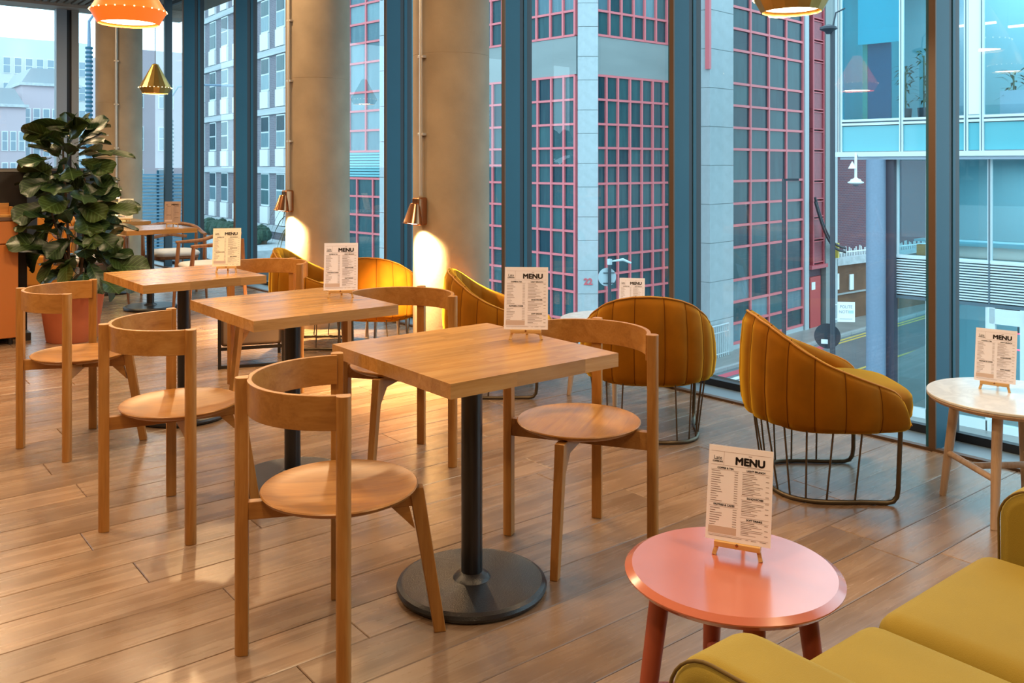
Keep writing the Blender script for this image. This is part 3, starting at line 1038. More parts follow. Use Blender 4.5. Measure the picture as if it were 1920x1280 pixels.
# ================================================================== mustard velvet tub chairs on bronze rods
def make_tub_chair(inner=None):
    root = empty('tub_chair')
    def spw(v, e): return math.copysign(abs(v) ** e, v)
    TH = R(128)
    def plan(th, r):
        c, s = math.cos(th), math.sin(th)
        return Vector((-((0.32 if c > 0 else 0.42) + r) * spw(c, 0.92 if c > 0 else 1.0), (0.325 + r) * spw(s, 0.86), 0))
    def top(th):
        u = abs(th) / TH
        tb = [(0, .722), (.1, .717), (.2, .702), (.3, .677), (.39, .645), (.5, .603), (.6, .567), (.7, .535), (.8, .500), (.88, .474), (.93, .455), (.97, .425), (1.01, .350)]
        for a, b_ in zip(tb[:-1], tb[1:]):
            if u <= b_[0]:
                z = a[1] + (b_[1] - a[1]) * (u - a[0]) / (b_[0] - a[0])
                break
        return z
    NS = 13
    NT = NS * 8
    rows = []
    rim = []
    zb = 0.300
    for k in range(NT + 1):
        th = -TH + 2 * TH * k / NT
        ph = k / 8.0
        fr = abs(ph - round(ph)) * 2          # 0 at the seam, 1 mid channel
        puff = 0.012 * (1 - (1 - fr) ** 3.0)
        zt = top(th)
        prof = []
        for q, (fz, rr_) in enumerate([(0.0, -0.030), (0.02, -0.010), (0.10, 0.000), (0.35, 0.008), (0.65, 0.004), (0.90, -0.006), (0.985, -0.016)]):
            p = plan(th, rr_ + (puff if 0 < q < 6 else puff * 0.4))
            prof.append((p.x, p.y, zb + fz * (zt - zb)))
        p = plan(th, -0.034); prof.append((p.x, p.y, zt + 0.004))
        p = plan(th, -0.056); prof.append((p.x, p.y, zt - 0.010))
        for fz in (0.86, 0.5, 0.15):
            p = plan(th, -0.066 - puff * 0.6); prof.append((p.x, p.y, zb + fz * (zt - zb)))
        p = plan(th, -0.060); prof.append((p.x, p.y, zb))
        rows.append(prof)
        pr = plan(th, -0.018 + puff * 0.4)
        rim.append((pr.x, pr.y, zt + 0.001))
    b = MB()
    b.grid(rows, closed_u=True)
    n = len(rows[0])
    b.f += [tuple(range(n)), tuple(NT * n + k for k in range(n - 1, -1, -1))]
    b.build('shell', M['velvet'], root, smooth=1.2)
    for k in range(8, NT, 8):
        MB().tube([rows[k][q] for q in (0, 1, 2, 3, 4, 5, 6, 7)], 0.0024, 5).build('seam', M['seam'], root, smooth=1.2)
    # rim piping runs along the edge and down both front ends
    for s in (0, -1):
        pass
    lo_, hi_ = rows[0], rows[-1]
    pip = [rows[0][0]] + [rows[0][3]] + [rows[0][6]] + rim[2:-2] + [rows[-1][6], rows[-1][3], rows[-1][0]]
    MB().tube(pip, 0.0045, 6).build('piping', M['velvet_pipe'], root, smooth=1.2)
    # seat cushion, and the bowed bottom below the shell
    MB().superell((0.045, 0, 0.375), (0.285, 0.262, 0.075), 0.45, 0.55, 40, 14).build('seat_cushion', M['velvet'], root, smooth=1.2)
    MB().superell((0.02, 0, 0.315), (0.275, 0.270, 0.060), 0.75, 0.62, 40, 12).build('seat_underside', M['velvet'], root, smooth=1.2)
    # frame: one bent tube
    def loop(th):
        c, s = math.cos(th), math.sin(th)
        return Vector((-(0.225) * spw(c, 0.75) - 0.01, 0.250 * spw(s, 0.62), 0.010))
    pts = []
    for s in (-1,):
        pts += [(0.225, -0.262, 0.31), (0.222, -0.258, 0.20), (0.219, -0.254, 0.07), (0.214, -0.253, 0.035), (0.200, -0.251, 0.016), (0.175, -0.250, 0.010)]
    A = R(105)
    for k in range(37):
        th = -A + 2 * A * k / 36
        pts.append(tuple(loop(th)))
    pts += [(0.175, 0.250, 0.010), (0.200, 0.251, 0.016), (0.214, 0.253, 0.035), (0.219, 0.254, 0.07), (0.222, 0.258, 0.20), (0.225, 0.262, 0.31)]
    MB().tube(pts, 0.0095, 10).build('base_loop', M['bronze'], root, smooth=1.2)
    rod_pts = [(0.150, -0.250), (0.055, -0.250)]
    ths = [-A + 2 * A * (k + 0.0) / 14 for k in range(0, 15)]
    for yy in (0.105, 0.0):
        pass
    for th in [R(a) for a in (-100, -82, -62, -42, -22, 0, 22, 42, 62, 82, 100)]:
        a_ = loop(th)
        b2 = plan(th * 1.0, -0.035)
        b2.z = 0.305
        MB().tube([tuple(a_), tuple(a_.lerp(b2, 0.75)) , tuple(b2)], 0.0042, 6).build('rod', M['bronze'], root, smooth=1.2)
    MB().box(0, 0.003, -0.0055, 0.0055, 0.40, 0.445).build('label_tab', plain('white_tab', (0.7, 0.66, 0.6), 0.8), root).location = plan(R(-65), 0.007)
    return root


tub0 = make_tub_chair()
TUBS = [(3.396, 2.147, -40.3, 'mustard velvet tub chair standing alone, turned side-on between the coral and marble tables'),
        (3.370, 3.130, 45.0, 'mustard velvet tub chair seen straight from behind, right of the nearest square table'),
        (3.290, 4.270, -37.0, 'mustard velvet tub chair by the nearest column, its olive-lit lining showing over the square table'),
        (3.205, 5.560, 45.0, 'brightly lit mustard tub chair behind the menu of the second square table'),
        (3.036, 6.210, -37.0, 'farthest mustard tub chair, in front of the middle concrete column')]
for i, (x, y, h, lb) in enumerate(TUBS):
    o = tub0 if i == 0 else copy_tree(tub0)
    o.location = (x, y, 0)
    o.rotation_euler = (0, 0, R(h))
    tag(o, lb, 'armchair', 'mustard velvet tub chairs')

# ================================================================== round side tables
def make_round_table(r, h, top_mat, leg_mat, edge_mat=None, splay=0.07, nleg=4, top_th=0.018, rot=0.0, stretch=True, chamfer=0.0, lr=0.015):
    root = empty('round_table')
    if chamfer:
        prof = [(0.0, h - top_th), (r - 0.012, h - top_th), (r, h - 0.012), (r, h - 0.009), (r - chamfer, h), (0, h)]
    else:
        prof = [(0.0, h - top_th), (r - 0.004, h - top_th), (r, h - top_th + 0.004), (r, h - 0.002), (r - 0.002, h), (0, h)]
    top_o = MB().lathe(prof, 72).build('table_top', top_mat, root, clean=True, smooth=0.3)
    if edge_mat:
        MB().lathe([(0.0, h - top_th - 0.016), (r - 0.012, h - top_th - 0.016), (r - 0.001, h - top_th - 0.004), (r - 0.001, h - top_th), (0, h - top_th)], 72).build('rim', edge_mat, root, clean=True, smooth=0.3)
        bt = h - top_th - 0.016
    else:
        bt = h - top_th
    feet = []
    for k in range(nleg):
        a = rot + 2 * PI * k / nleg
        d = Vector((math.cos(a), math.sin(a), 0))
        p1 = d * (r * 0.66); p1.z = bt
        p0 = d * (r * 0.66 + splay); p0.z = 0
        MB().tube([tuple(p0), tuple(p0.lerp(p1, 0.5)), tuple(p1)], [lr * 0.82, lr * 1.05, lr * 1.15], 14).build('leg', leg_mat, root, smooth=1.2)
        feet.append((p0, p1))
    if stretch:
        zs = 0.42
        q = [f[0].lerp(f[1], zs) for f in feet]
        if nleg == 4:
            for a_, b_ in ((0, 2), (1, 3)) if stretch == 'x' else ((0, 1), (2, 3)):
                MB().tube([tuple(q[a_]), tuple(q[b_])], lr * 0.75, 12).build('stretcher', leg_mat, root, smooth=1.2)
            if stretch != 'x':
                MB().tube([tuple((q[0] + q[1]) / 2), tuple((q[2] + q[3]) / 2)], lr * 0.75, 12).build('stretcher', leg_mat, root, smooth=1.2)
        else:
            cpt = sum(q, Vector((0, 0, 0))) / len(q)
            for a_ in q:
                MB().tube([tuple(a_), tuple(cpt)], lr * 0.85, 12).build('stretcher', leg_mat, root, smooth=1.2)
    return root


ct = make_round_table(0.240, 0.450, M['coral'], M['coral_leg'], None, 0.055, 4, 0.024, R(53), 'x', 0.016, 0.020)
ct.location = (1.630, 1.255, 0)
tag(ct, 'round coral-red lacquered coffee table beside the yellow sofa', 'coffee table')
ct.name = 'coffee_table'
mt = make_round_table(0.300, 0.450, M['marble'], M['ash'], M['ash'], 0.05, 4, 0.012, R(100), 'h', 0, 0.017)
mt.location = (3.70, 1.515, 0)
mt.name = 'side_table'
tag(mt, 'round marble-topped side table with pale wooden legs at the right edge', 'side table', 'round marble side tables')
m2 = copy_tree(mt)
m2.location = (3.72, 3.74, 0)
m2.rotation_euler.z = R(40)
tag(m2, 'round marble-topped table between two mustard chairs, hidden behind the chair seen from the back', 'side table', 'round marble side tables')
m3 = copy_tree(mt)
m3.location = (3.57, 6.06, 0)
m3.scale = (0.75, 0.75, 1)
m3.rotation_euler.z = R(20)
tag(m3, 'round marble-topped table between the two farthest mustard chairs', 'side table', 'round marble side tables')

# ================================================================== yellow sofa
sofa = empty('sofa', (0, 0, 0), label='olive-yellow upholstered two-seat sofa in the near right corner', cat='sofa')


def soft_box(x0, x1, y0, y1, z0, z1, rx, name, mat, par, n=6, crown=0.0):
    """box with round edges of radius rx and a slightly crowned top"""
    cx_, cy_, cz_ = (x0 + x1) / 2, (y0 + y1) / 2, (z0 + z1) / 2
    bm = bmesh.new()
    bmesh.ops.create_cube(bm, size=1)
    bmesh.ops.scale(bm, vec=(x1 - x0, y1 - y0, z1 - z0), verts=bm.verts)
    bmesh.ops.bevel(bm, geom=bm.edges[:], offset=rx, segments=n, profile=0.5, affect='EDGES')
    bmesh.ops.subdivide_edges(bm, edges=[e_ for e_ in bm.edges if e_.calc_length() > 0.1], cuts=8, use_grid_fill=True)
    for v in bm.verts:
        if v.co.z > 0 and crown:
            fx = max(0, 1 - (2 * v.co.x / (x1 - x0)) ** 2)
            fy = max(0, 1 - (2 * v.co.y / (y1 - y0)) ** 2)
            v.co.z += crown * fx * fy
    bmesh.ops.translate(bm, vec=(cx_, cy_, cz_), verts=bm.verts)
    bmesh.ops.recalc_face_normals(bm, faces=bm.faces)
    me = bpy.data.meshes.new(name)
    bm.to_mesh(me)
    bm.free()
    me.shade_smooth()
    me.materials.append(mat)
    return place(name, me, par)


def sofa_arm(x0, x1, y0, y1, z0, z1, side, r=0.085):
    # side profile (Y,Z) with rounded top corners, extruded in X with soft edges
    prof = [(y0, z0), (y1, z0)]
    for k in range(9):
        a = k / 8 * PI / 2
        prof.append((y1 - r + r * math.cos(a), z1 - r + r * math.sin(a)))
    prof += [(y0, z1)]
    Mx_ = Matrix(((0, 0, 1, 0), (1, 0, 0, 0), (0, 1, 0, 0), (0, 0, 0, 1)))
    a_ = MB().prism(prof, x0, x1, Mx_).build('arm', M['sofa'], sofa, bevel=0.030, seg=5, smooth=0.9)
    for xs_ in (x0 + 0.006,):
        pts = [(xs_, p[0] - 0.004 if i < 1 else p[0], p[1]) for i, p in enumerate(prof[1:])]
        pts = [(xs_, y_ * 1.0 - 0.003, z_ - 0.003) for (_, y_, z_) in pts]
        MB().tube(pts, 0.0030, 6).build('piping', M['piping_dark'], a_, smooth=1.2)
    return a_


sofa_arm(1.064, 1.215, 0.10, 0.950, 0.12, 0.600, -1)
sofa_arm(2.240, 2.400, 0.10, 0.950, 0.12, 0.590, -1)
soft_box(1.218, 1.722, 0.20, 0.985, 0.285, 0.425, 0.05, 'seat_cushion', M['sofa'], sofa, crown=0.018)
soft_box(1.728, 2.237, 0.20, 0.985, 0.285, 0.425, 0.05, 'seat_cushion', M['sofa'], sofa, crown=0.018)
soft_box(1.216, 2.239, 0.12, 0.93, 0.13, 0.288, 0.02, 'seat_base', M['sofa'], sofa, 3)
soft_box(1.080, 2.375, -0.10, 0.14, 0.12, 0.80, 0.05, 'backrest', M['sofa'], sofa)
for (x, y) in ((1.13, 0.85), (2.32, 0.85), (1.13, 0.0), (2.32, 0.0)):
    MB().tube([(x, y, 0), (x, y, 0.13)], [0.012, 0.018], 12).build('leg', M['walnut'], sofa)

# ================================================================== pendant lamps
def make_pendant(rmax, shade_mat, name, zc, x, y, label, power, cone_h=1.35, dots=True, nseg=48, cord_top=CZ + 0.09, warm=(1.0, 0.72, 0.42)):
    root = empty(name, (x, y, zc), label=label, cat='pendant lamp')
    r = rmax
    lower = r * 0.36
    ro = r * 0.80
    prof = [(ro, -lower), (r, 0), (r * 0.20, r * cone_h), (r * 0.18, r * cone_h)]
    inner = [(r * 0.16, r * cone_h - 0.004), (r * 0.97, 0.0), (ro - 0.004, -lower)]
    b = MB().lathe(prof + inner, nseg, capb=False, capt=False)
    n = nseg
    L_ = len(prof + inner)
    b.f += [((L_ - 1) * n + i, (L_ - 1) * n + (i + 1) % n, (i + 1) % n, i) for i in range(n)]
    b.build('shade', shade_mat, root, smooth=0.35 if nseg > 24 else 0.05)
    MB().lathe([(0, -lower + 0.018), (ro - 0.012, -lower + 0.018), (ro - 0.012, -lower + 0.022), (0, -lower + 0.022)], 40, capb=False, capt=False).build('diffuser', M['diffuser'], root, clean=True)
    MB().tube([(0, 0, r * cone_h - 0.01), (0, 0, cord_top - zc)], 0.0035, 6).build('cord', M['cord'], root)
    MB().lathe([(r * 0.205, r * cone_h - 0.006), (r * 0.205, r * cone_h + 0.004), (r * 0.05, r * cone_h + 0.012)], 20).build('cap', M['brass'] if shade_mat is not M['orange_shade'] else M['orange_shade'], root)
    if dots:
        dm = MB().superell((0, 0, 0), (0.0045, 0.0045, 0.0045), 1, 1, 8, 5).mesh('pinhole', M['pinhole'])
        nd = 26
        for k in range(nd):
            a = 2 * PI * k / nd
            o = place('pinhole', dm, root)
            o.location = ((r + 0.001) * math.cos(a), (r + 0.001) * math.sin(a), 0)
    ld = bpy.data.lights.new('pendant_glow', 'AREA')
    ld.shape = 'DISK'
    ld.size = ro * 1.8
    ld.energy = power
    ld.color = warm
    lo = bpy.data.objects.new('pendant_glow', ld)
    lo.parent = root
    lo.location = (0, 0, -lower + 0.012)
    COL.objects.link(lo)
    return root


make_pendant(0.212, M['orange_shade'], 'pendant_lamp', 2.262, 1.504, 5.537, 'large orange pendant lamp with a ring of light dots, top left', 22)
make_pendant(0.161, M['brass'], 'pendant_lamp', 2.150, 2.842, 9.495, 'small faceted brass pendant lamp hanging before the far windows', 8, 1.48, True, 16)
make_pendant(0.163, M['brass'], 'pendant_lamp', 2.082, 3.400, 2.300, 'faceted brass pendant lamp cut off by the top edge, before the red-framed office block', 10, 1.48, True, 16)
make_pendant(0.212, M['orange_shade'], 'pendant_lamp', 2.20, 0.0, 4.65, 'orange pendant lamp outside the picture, seen only mirrored in the window', 12)
make_pendant(0.163, M['brass'], 'pendant_lamp', 2.25, 0.25, 3.13, 'brass pendant lamp outside the picture, seen only mirrored in the window', 8, 1.48, True, 16)

# ================================================================== potted fiddle-leaf fig
fig = empty('potted_fig', (1.627, 7.522, 0), label='tall fiddle-leaf fig with big dark leaves in a terracotta pot', cat='potted plant')
MB().lathe([(0.0, 0.0), (0.175, 0.0), (0.182, 0.01), (0.232, 0.375), (0.235, 0.385), (0.222, 0.385), (0.205, 0.345), (0.0, 0.345)], 56).build('pot', M['terracotta'], fig, clean=True)
sb = MB()
rs = random.Random(2)
for k in range(130):
    a, q = rs.uniform(0, 2 * PI), 0.19 * math.sqrt(rs.random())
    s_ = rs.uniform(0.010, 0.022)
    sb.cbox((0, 0, 0), (s_ * 1.6, s_, s_ * 0.6), Matrix.Translation((q * math.cos(a), q * math.sin(a), 0.352 + rs.uniform(0, 0.012))) @ Matrix.Rotation(rs.uniform(0, 3), 4, 'Z') @ Matrix.Rotation(rs.uniform(-.4, .4), 4, 'X'))
sb.build('bark_chips', M['soil'], fig, smooth=0, kind='stuff')
trunks = []
for (x0, y0, x1, y1, zt) in [(-0.03, 0.0, -0.05, 0.02, 1.58), (0.05, 0.03, 0.10, -0.02, 1.25), (0.0, -0.05, -0.14, 0.02, 1.05)]:
    pts = [Vector((x0 + (x1 - x0) * t_ + 0.012 * math.sin(5 * t_), y0 + (y1 - y0) * t_, 0.34 + (zt - 0.34) * t_)) for t_ in [k / 8 for k in range(9)]]
    MB().tube([tuple(p) for p in pts], [0.013 - 0.0008 * k for k in range(9)], 8).build('trunk', M['bark'], fig)
    trunks.append(pts)


def fig_leaf(length, width, curl, rnd_):
    rows = []
    NX, NY = 12, 6
    for i in range(NX + 1):
        t_ = i / NX
        # fiddle outline: narrow base, broad rounded tip
        tb = [(0, .04), (.1, .34), (.25, .50), (.42, .60), (.58, .82), (.74, 1.0), (.86, .95), (.94, .72), (1.0, .22)]
        w = 0.002
        for a_, b2 in zip(tb[:-1], tb[1:]):
            if a_[0] <= t_ <= b2[0]: w = width * (a_[1] + (b2[1] - a_[1]) * (t_ - a_[0]) / (b2[0] - a_[0]))
        r_ = []
        for j in range(NY + 1):
            v = -1 + 2 * j / NY
            x = length * t_
            y_ = v * w
            z = -curl * length * t_ * t_ + 0.22 * width * abs(v) ** 1.5 + 0.004 * math.sin(9 * t_ + 3 * v) * abs(v) + rnd_.uniform(-.001, .001)
            r_.append((x, y_, z))
        rows.append(r_)
    b = MB()
    b.tube([(-0.035, 0, 0.004), (0.0, 0, 0.0), (length * 0.85, 0, -curl * length * 0.72 - 0.001)], [0.0028, 0.0024, 0.001], 5)
    b.grid(rows)
    return b.mesh('leaf', M['leaf'], smooth=1.3)


rl = random.Random(21)
leaf_meshes = [fig_leaf(0.215 * s_, 0.076 * s_ * w_, c_, rl) for (s_, w_, c_) in [(1, 1.1, 0.15), (0.95, 1.25, 0.3), (0.8, 1.2, 0.1), (1.05, 1.05, 0.45), (0.7, 1.25, 0.25)]]
# crown silhouette (height -> half width, centre shift across the view)
RV = Vector((0.7827, -0.6224, 0))     # screen right at this spot
FV = Vector((0.6224, 0.7827, 0))


def env(z):
    tab = [(0.42, 0.30, 0.12), (0.55, 0.36, 0.10), (0.75, 0.40, 0.06), (0.95, 0.41, 0.04), (1.15, 0.38, 0.0), (1.35, 0.34, -0.04), (1.52, 0.22, -0.02), (1.68, 0.10, 0.05)]
    for a, b_ in zip(tab[:-1], tab[1:]):
        if a[0] <= z <= b_[0]:
            f = (z - a[0]) / (b_[0] - a[0])
            return a[1] + f * (b_[1] - a[1]), a[2] + f * (b_[2] - a[2])
    return tab[-1][1:]


for k in range(150):
    z = 0.44 + 1.22 * (k + rl.random()) / 150
    hw, cs = env(z)
    a = k * 2.39996 + rl.uniform(-0.3, 0.3)
    q = rl.uniform(0.15, 0.62) * hw
    d = RV * math.cos(a) + FV * math.sin(a)
    p = d * q + RV * cs
    p.z = z
    elev = rl.uniform(-0.9, 0.7) if z < 1.4 else rl.uniform(0.1, 0.9)
    dirv = (d * math.cos(elev) + Vector((0, 0, math.sin(elev)))).normalized()
    up = Vector((0, 0, 1)) + Vector((rl.uniform(-1, 1), rl.uniform(-1, 1), 0)) * 0.9 - FV * 0.5
    yv = up.cross(dirv).normalized()
    zv = dirv.cross(yv).normalized()
    mtx = Matrix((dirv, yv, zv)).transposed().to_4x4()
    mtx.translation = p
    o = place('leaf', leaf_meshes[k % 5], fig)
    o.matrix_local = mtx @ Matrix.Scale(rl.uniform(0.95, 1.3), 4)

# ================================================================== things at the left
cab = empty('cabinet', (0, 0, 0), label='burnt-orange cabinet with a drawer line, cut by the left edge', cat='cabinet')
# right front edge stands at (1.05, 6.33); depth 6.73 in front of the dark partition
CM = Matrix.Translation((1.262, 7.60, 0))
MB().box(-1.40, 0.0, 0.0, 0.23, 0.05, 0.935, CM).build('body', M['cabinet'], cab, bevel=0.003)
MB().box(-1.40, 0.006, -0.018, 0.0, 0.055, 0.755, CM).build('door', M['cabinet'], cab, bevel=0.003)
MB().box(-1.40, 0.006, -0.018, 0.0, 0.765, 0.930, CM).build('drawer', M['cabinet'], cab, bevel=0.003)
MB().box(-1.42, 0.008, -0.024, 0.23, 0.935, 0.960, CM).build('worktop', plain('cabinet_top', (0.12, 0.06, 0.03), 0.5), cab, bevel=0.002)
cf = MB()
for (x, y) in ((-0.04, 0.03), (-0.04, 0.19), (-1.36, 0.03), (-1.36, 0.19)):
    MB().tube([(x, y, 0), (x, y, 0.05)], 0.018, 10).build('foot', M['iron_pole'], cab).matrix_local = CM
tr = empty('tray_box', (0, 0, 0), label='open wooden tray box on top of the orange cabinet', cat='tray')
MB().box(-1.35, -0.01, 0.02, 0.21, 0.960, 0.975, CM).build('tray_base', M['tray'], tr, bevel=0.002)
MB().box(-0.022, -0.01, 0.02, 0.21, 0.975, 1.035, CM).build('tray_side', M['tray'], tr, bevel=0.002)
MB().box(-1.35, -0.022, 0.198, 0.21, 0.975, 1.060, CM).build('tray_side', M['tray'], tr, bevel=0.002)
MB().box(-0.16, -0.148, 0.02, 0.198, 0.975, 1.14, CM).build('divider', M['tray'], tr, bevel=0.002)
pt = empty('partition', (0, 0, 0), label='tall black partition panel behind the orange cabinet', cat='partition')
PM = Matrix.Translation((1.375, 7.60, 0))
MB().box(-2.2, 0.0, 0.25, 0.30, 0.0, 1.30, PM).build('panel', M['black_panel'], pt, bevel=0.003)
MB().box(-2.2, 0.004, 0.24, 0.31, 1.30, 1.318, PM).build('top_rail', plain('grey_rail', (0.20, 0.20, 0.2), 0.5), pt)
MB().box(-0.05, 0.0, 0.10, 0.25, 0.0, 0.06, PM).build('foot', M['black_panel'], pt)
bn = empty('bench', (0, 0, 0), label='orange upholstered bench behind the fig tree', cat='bench')
BM_ = Matrix.Translation((1.72, 10.13, 0)) @ Matrix.Rotation(R(-38.5), 4, 'Z')
MB().box(0.0, 0.38, 0.28, 0.36, 0.08, 0.82, BM_).build('backrest', M['bench'], bn, bevel=0.03, seg=4)
MB().box(0.0, 0.38, 0.0, 0.29, 0.12, 0.44, BM_).build('seat', M['bench'], bn, bevel=0.03, seg=4)
MB().box(0.03, 0.35, 0.03, 0.33, 0.0, 0.12, BM_).build('plinth', M['black_panel'], bn)
# taupe pouf with a dark frame, between the far chairs
pf = empty('pouf', (2.42, 5.95, 0), rz=R(-20), label='low square taupe pouf with a dark metal frame, seen between chair legs', cat='stool')
MB().box(-0.20, 0.20, -0.20, 0.20, 0.14, 0.36).build('cushion', M['taupe'], pf, bevel=0.03, seg=4)
for (a, b_) in ((-1, -1), (1, -1), (1, 1), (-1, 1)):
    MB().box(a * 0.205 - 0.01, a * 0.205 + 0.01, b_ * 0.205 - 0.01, b_ * 0.205 + 0.01, 0, 0.37).build('leg', M['iron_pole'], pf)
MB().box(-0.2, 0.2, -0.21, -0.19, 0.12, 0.14).build('rail', M['iron_pole'], pf)
MB().box(-0.2, 0.2, -0.21, -0.19, 0.0, 0.02).build('rail', M['iron_pole'], pf)

# ================================================================== dark wooden armchairs with pale seat pads
def make_armchair():
    root = empty('wooden_armchair')
    MB().superell((0, 0, 0.455), (0.245, 0.235, 0.035), 0.6, 0.4, 32, 10).build('seat_pad', M['white_cushion'], root, smooth=1.2)
    MB().superell((0, 0, 0.420), (0.230, 0.225, 0.022), 0.4, 0.35, 32, 8).build('seat_frame', M['walnut'], root, smooth=1.2)
    for (sx, sy) in ((1, 1), (1, -1), (-1, 1), (-1, -1)):
        zt = 0.645 if sx > 0 else 0.70
        MB().tube([(sx * 0.255, sy * 0.275, 0.0), (sx * 0.225, sy * 0.262, 0.42), (sx * (0.205 if sx > 0 else 0.215), sy * 0.268, zt)], [0.012, 0.021, 0.016], 10).build('leg', M['walnut'], root, smooth=1.2)
    pts = []
    for k in range(25):
        a = R(-100) + R(200) * k / 24
        x = -0.245 * math.cos(a) if abs(a) < PI / 2 else 0.23 * min(1, (abs(a) - PI / 2) * 6)
        y = 0.275 * math.copysign(abs(math.sin(a)) ** 0.7, a)
        z = 0.655 + 0.085 * max(0, math.cos(a))
        pts.append((x, y, z))
    pts = [(0.23, -0.27, 0.650)] + pts[1:-1] + [(0.23, 0.27, 0.650)]
    MB().tube(pts, [0.016] + [0.022] * (len(pts) - 2) + [0.016], 10, flat=0.8).build('armrest', M['walnut'], root, smooth=1.2)
    MB().tube([(-0.22, -0.17, 0.60), (-0.262, 0, 0.625), (-0.22, 0.17, 0.60)], 0.018, 8).build('backrest', M['walnut'], root, smooth=1.2)
    return root


arm0 = make_armchair()
ARMS = [(2.86, 7.97, 175, 'dark wooden armchair with pale seat pad nearest, right of the far table'),
        (2.98, 9.34, 262, 'dark wooden armchair with pale seat pad behind the brown menu'),
        (2.12, 9.22, 300, 'dark wooden armchair with pale seat pad just right of the fig leaves'),
        (2.60, 10.75, 265, 'farthest dark wooden armchair, curved back showing by the cream menu')]
for i, (x, y, h, lb) in enumerate(ARMS):
    o = arm0 if i == 0 else copy_tree(arm0)
    o.location = (x, y, 0)
    o.rotation_euler.z = R(h)
    tag(o, lb, 'armchair', 'dark wooden armchairs at the far tables')

# strap-leaved plant behind the middle column
sp = empty('spider_plant', (3.66, 7.66, 0), label='plant with arching strap leaves behind the middle column', cat='potted plant')
MB().lathe([(0.0, 0.0), (0.10, 0.0), (0.13, 0.62), (0.115, 0.62), (0.11, 0.58), (0.0, 0.58)], 24).build('pot', M['frame_dark'], sp, clean=True)
rp = random.Random(8)
for k in range(22):
    a = 2 * PI * k / 22 + rp.uniform(-.1, .1)
    ln = rp.uniform(0.30, 0.42)
    rise = rp.uniform(0.25, 0.50)
    rows = []
    for i in range(9):
        t_ = i / 8
        q = ln * t_
        z = 0.58 + rise * math.sin(PI * 0.62 * t_ ** 0.8) * 1.1 - 0.32 * t_ ** 3
        w = 0.020 * (1 - t_ ** 2) + 0.001
        c, s = math.cos(a), math.sin(a)
        rows.append([(q * c - w * s, q * s + w * c, z + 0.004), (q * c, q * s, z), (q * c + w * s, q * s - w * c, z + 0.004)])
    MB().grid(rows).build('leaf', M['strap_leaf'], sp, smooth=1.2)

# ================================================================== OUTDOORS (street 5.15 m below this floor)
GZ = -5.15
ground = empty('ground', kind='structure')
MB().box(4.9, 70, -30, 140, GZ - 0.3, GZ).build('road', M['asphalt'], ground, smooth=0)
MB().box(-40, 4.9, 14.6, 140, GZ - 0.3, GZ).build('road', M['asphalt'], ground, smooth=0)


def quad_slab(pts, z0, z1, name, mat, par):
    return MB().prism(pts, z0, z1).build(name, mat, par, smooth=0)


# pavements and kerbs
quad_slab([(18.05, 17.55), (45, 20.0), (45, 24), (18.05, 24)], GZ, GZ + 0.11, 'pavement', M['pavement'], ground)
quad_slab([(17.4, 24), (20, 24), (20, 70), (17.4, 70)], GZ, GZ + 0.11, 'pavement', M['pavement'], ground)
quad_slab([(20.9, -12), (40, -12), (40, 15.4), (31, 15.6), (21.2, 13.9)], GZ, GZ + 0.11, 'pavement', M['pavement'], ground)
kn = Vector((26.95, 2.45, 0)).normalized()
KM = Matrix.Translation((18.05, 17.55, 0)) @ Matrix.Rotation(math.atan2(kn.y, kn.x), 4, 'Z')
for k in range(22):
    MB().box(k * 1.22, k * 1.22 + 1.205, -0.15, 0.0, GZ, GZ + 0.125).build('kerbstone', M['kerb'], ground, bevel=0.01).matrix_local = KM
for (a, b_, mt_, y0_) in [(0.32, 0.62, 'red_line', 0), (0.80, 1.00, 'white_line', 0)]:
    MB().box(-0.5, 11 if mt_ == 'red_line' else 5.6, -b_, -a, GZ, GZ + 0.006, KM).build('road_marking', M[mt_], ground, smooth=0)
for a in (0.30, 0.52):
    MB().box(11, 26, -a - 0.09, -a, GZ, GZ + 0.006, KM).build('road_marking', M['yellow_line'], ground, smooth=0)
for a in (0.0, 0.24):
    MB().box(0, 16, -0.05, 0.05, GZ, GZ + 0.006).build('road_marking', M['yellow_line'], ground, smooth=0).matrix_local = Matrix.Translation((23.2, 14.9 + a, 0)) @ Matrix.Rotation(R(4), 4, 'Z')
# 20 painted on the road, seen upside-down-ish from the window, and the converging lines beside it
n20 = text_mesh('road_number', '20', 1.5, M['white_line'], 0.03, 1.0, 0.003)
o = place('road_number', n20, ground)
o.location = (23.35, 16.35, GZ + 0.004)
o.rotation_euler = (0, 0, R(8))
o.scale = (1.0, 0.85, 1)
for (x0, y0, x1, y1) in [(21.0, 17.0, 22.9, 16.55), (21.0, 17.0, 22.3, 16.2), (22.6, 15.55, 25.5, 15.85)]:
    d = Vector((x1 - x0, y1 - y0, 0))
    MB().box(0, d.length, -0.08, 0.08, GZ, GZ + 0.006).build('road_marking', M['white_line'], ground, smooth=0).matrix_local = Matrix.Translation((x0, y0, 0)) @ Matrix.Rotation(math.atan2(d.y, d.x), 4, 'Z')

UNIT = MB().box(-0.5, 0.5, -0.5, 0.5, -0.5, 0.5)
_um = {}


def unit(name, mat):
    k = (name, mat.name)
    if k not in _um: _um[k] = UNIT.mesh(name, mat, smooth=0)
    return _um[k]


def ubox(name, mat, par, F, x0, x1, y0, y1, z0, z1):
    """one box as its own object; F places the local frame, mesh data shared"""
    o = place(name, unit(name, mat), par)
    o.matrix_local = F @ Matrix.Translation(((x0 + x1) / 2, (y0 + y1) / 2, (z0 + z1) / 2)) @ Matrix.Diagonal((abs(x1 - x0), abs(y1 - y0), abs(z1 - z0), 1))
    return o


